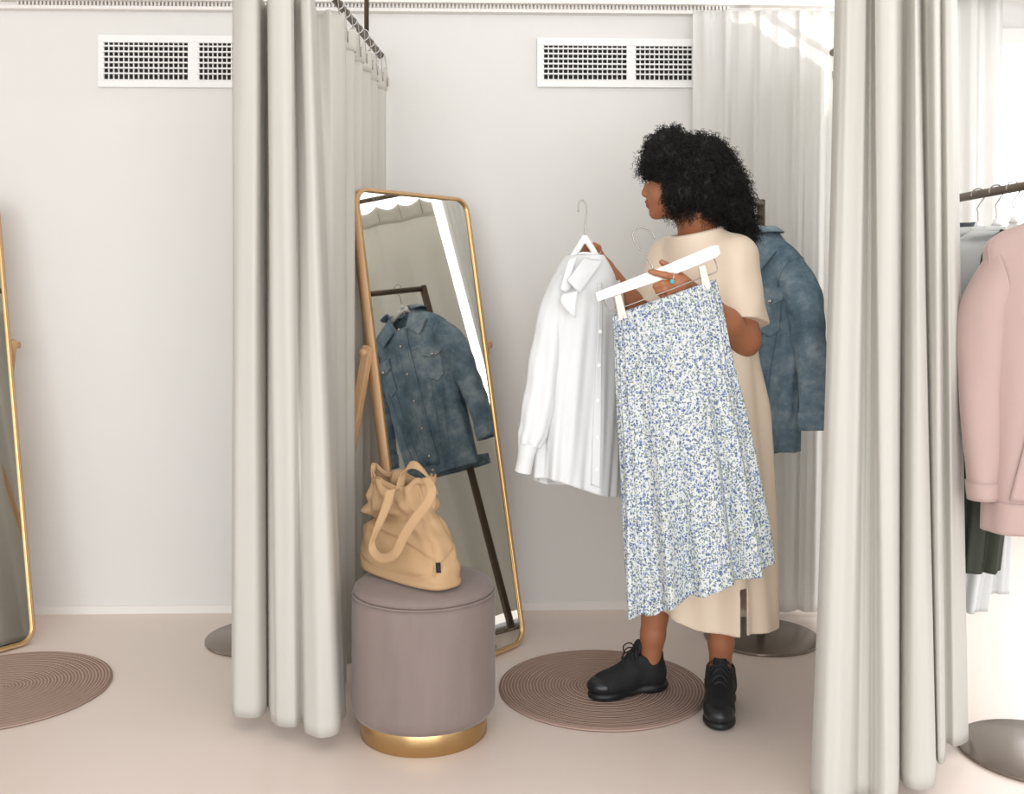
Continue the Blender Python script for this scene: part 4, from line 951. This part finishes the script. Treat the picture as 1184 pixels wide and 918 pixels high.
# sneakers
def sneaker(toe, heel, sgn):
    toe = np.array(toe); heel = np.array(heel); fw = toe-heel; Ls = np.linalg.norm(fw[:2]); fw = fw/np.linalg.norm(fw); lt = np.cross([0, 0, 1.], fw); zb = heel[2]
    Wd_ = lambda a, b, c: heel+fw*(a*Ls)+lt*b+np.array([0, 0, c])
    Rm = np.array([fw, lt, [0, 0, 1.]])
    lo = np.minimum(toe, heel)-.07; hi = np.maximum(toe, heel)+.07; lo[2] = zb-.004; hi[2] = zb+.17
    U = Field(lo, hi, .0035)
    U.ell(Wd_(.82, 0, .036), Rm, (.052, .042, .030), .02); U.ell(Wd_(.62, 0, .045), Rm, (.065, .040, .036), .03)
    U.ell(Wd_(.40, 0, .055), Rm, (.065, .036, .045), .03); U.ell(Wd_(.16, 0, .048), Rm, (.048, .041, .052), .03)
    U.cap(Wd_(.20, 0, .06), Wd_(.19, 0, .125), .044, .043, .02); U.cap(Wd_(.40, 0, .080), Wd_(.32, 0, .128), .028, .022, .03)
    av = U.ax; XX, YY, ZZ = np.meshgrid(*av, indexing='ij', sparse=True); fa = ((XX-heel[0])*fw[0]+(YY-heel[1])*fw[1])
    U.d = np.maximum(U.d, (ZZ-zb-(.104+.28*np.abs(fa-.05))).astype(np.float32))
    U.ell(Wd_(.20, 0, .135), Rm, (.036, .035, .045), 0, sub=True)
    Vs, Fs_ = U.mesh(); Vs = relax(Vs, Fs_, 1)
    up_ = obj('sneaker', (Vs, Fs_), M_shoe, wm, world=True)
    U = Field(lo, hi, .0035)
    U.ell(Wd_(.80, 0, .012), Rm, (.058, .046, .021), .02); U.ell(Wd_(.50, 0, .010), Rm, (.085, .034, .020), .03); U.ell(Wd_(.16, 0, .014), Rm, (.054, .046, .026), .03)
    sel = U.ax[2]; U.d = np.maximum(U.d, (zb-sel)[None, None, :].astype(np.float32)); U.d = np.maximum(U.d, (sel-zb-.030)[None, None, :].astype(np.float32))
    cut = U.d; U.ell(Wd_(.37, 0, -.004), Rm, (.035, .06, .010), 0, sub=True)
    Vs, Fs_ = U.mesh(); obj('sole', (relax(Vs, Fs_, 1), Fs_), M_sole, up_, world=True)
    lc_ = []
    for k in range(5):
        a = .66-.065*k; z = .076+.0135*k; h = .024-.001*k
        lc_.append(tube([Wd_(a, -h, z-.012), Wd_(a-.02, -.008, z+.003), Wd_(a-.03, .008, z+.003), Wd_(a-.01, h, z-.012)], .0028, 6, res=16))
        lc_.append(tube([Wd_(a, h, z-.012), Wd_(a-.02, .008, z+.005), Wd_(a-.03, -.008, z+.005), Wd_(a-.02, -h, z-.010)], .0026, 6, res=16))
    for s in (-1, 1):
        lc_.append(tube([Wd_(.38, 0, .132), Wd_(.42, s*.02, .142), Wd_(.47, s*.036, .128), Wd_(.45, s*.034, .108), Wd_(.39, s*.008, .130)], .0022, 6, res=24))
        lc_.append(tube([Wd_(.38, 0, .132), Wd_(.44, s*.03, .122), Wd_(.48, s*.044, .088)], .0022, 6, res=16))
    obj('laces', join(*lc_), M_lace, up_, world=True)
    obj('tongue', join(ball((0, 0, 0), (.010, .022, .026), 10)) if False else xf(ball((0, 0, 0), (.008, .022, .030), 10), Matrix(((fw[0], lt[0], 0, Wd_(.37, 0, .128)[0]), (fw[1], lt[1], 0, Wd_(.37, 0, .128)[1]), (0, 0, 1, Wd_(.37, 0, .128)[2]), (0, 0, 0, 1))) @ Matrix.Rotation(.35, 4, 'Y').inverted()), M_shoe, up_, world=True)
    tc_ = Field(lo, hi, .0035); tc_.ell(Wd_(.82, 0, .036), Rm, (.0545, .0445, .0320), .02); tc_.d = np.maximum(tc_.d, (.80*Ls-fa+.012*np.abs((XX-heel[0])*lt[0]+(YY-heel[1])*lt[1])/.04+0*ZZ).astype(np.float32)); tc_.d = np.maximum(tc_.d, (zb+.02-ZZ).astype(np.float32))
    Vs, Fs_ = tc_.mesh(); obj('toe_cap', (relax(Vs, Fs_, 1), Fs_), M_toe, up_, world=True)
    if sgn > 0: obj('side_mark', tube([Wd_(.30, .0395, .052), Wd_(.37, .0385, .040), Wd_(.44, .0405, .044), Wd_(.54, .0415, .060)], [.0012, .0035, .003, .0008], 6, res=24), M_lace, up_, world=True)
    obj('heel_loop', tube([Wd_(.04, 0, .10), Wd_(.0, 0, .125), Wd_(.03, 0, .142), Wd_(.06, 0, .128)], .004, 6, res=16), M_shoe, up_, world=True)
    return up_
sneaker((.236, 3.035, .010), (.462, 3.135, .010), 1)
sneaker((.574, 2.835, .001), (.632, 3.085, .001), -1)
# rings
def ring(a, b, r, stone=None):
    a = np.array(a); d = np.array(b)-a; d /= np.linalg.norm(d); u = np.cross(d, [0, 0, 1.]); u /= np.linalg.norm(u); v = np.cross(d, u)
    o = obj('finger_ring', tube([a+r*(cos(q)*u+sin(q)*v) for q in np.linspace(0, 2*PI, 25)], .0014, 6), M_silver, wm, world=True)
    if stone is not None: obj('turquoise_bead', ball(stone, .0062, 10), M_turq, o, world=True)
ring(P(776, 320, 2.650), P(768, 318, 2.640), .0118, P(777, 325.5, 2.634))
ring(P(690, 292, 2.852), P(686, 286, 2.84), .0125)
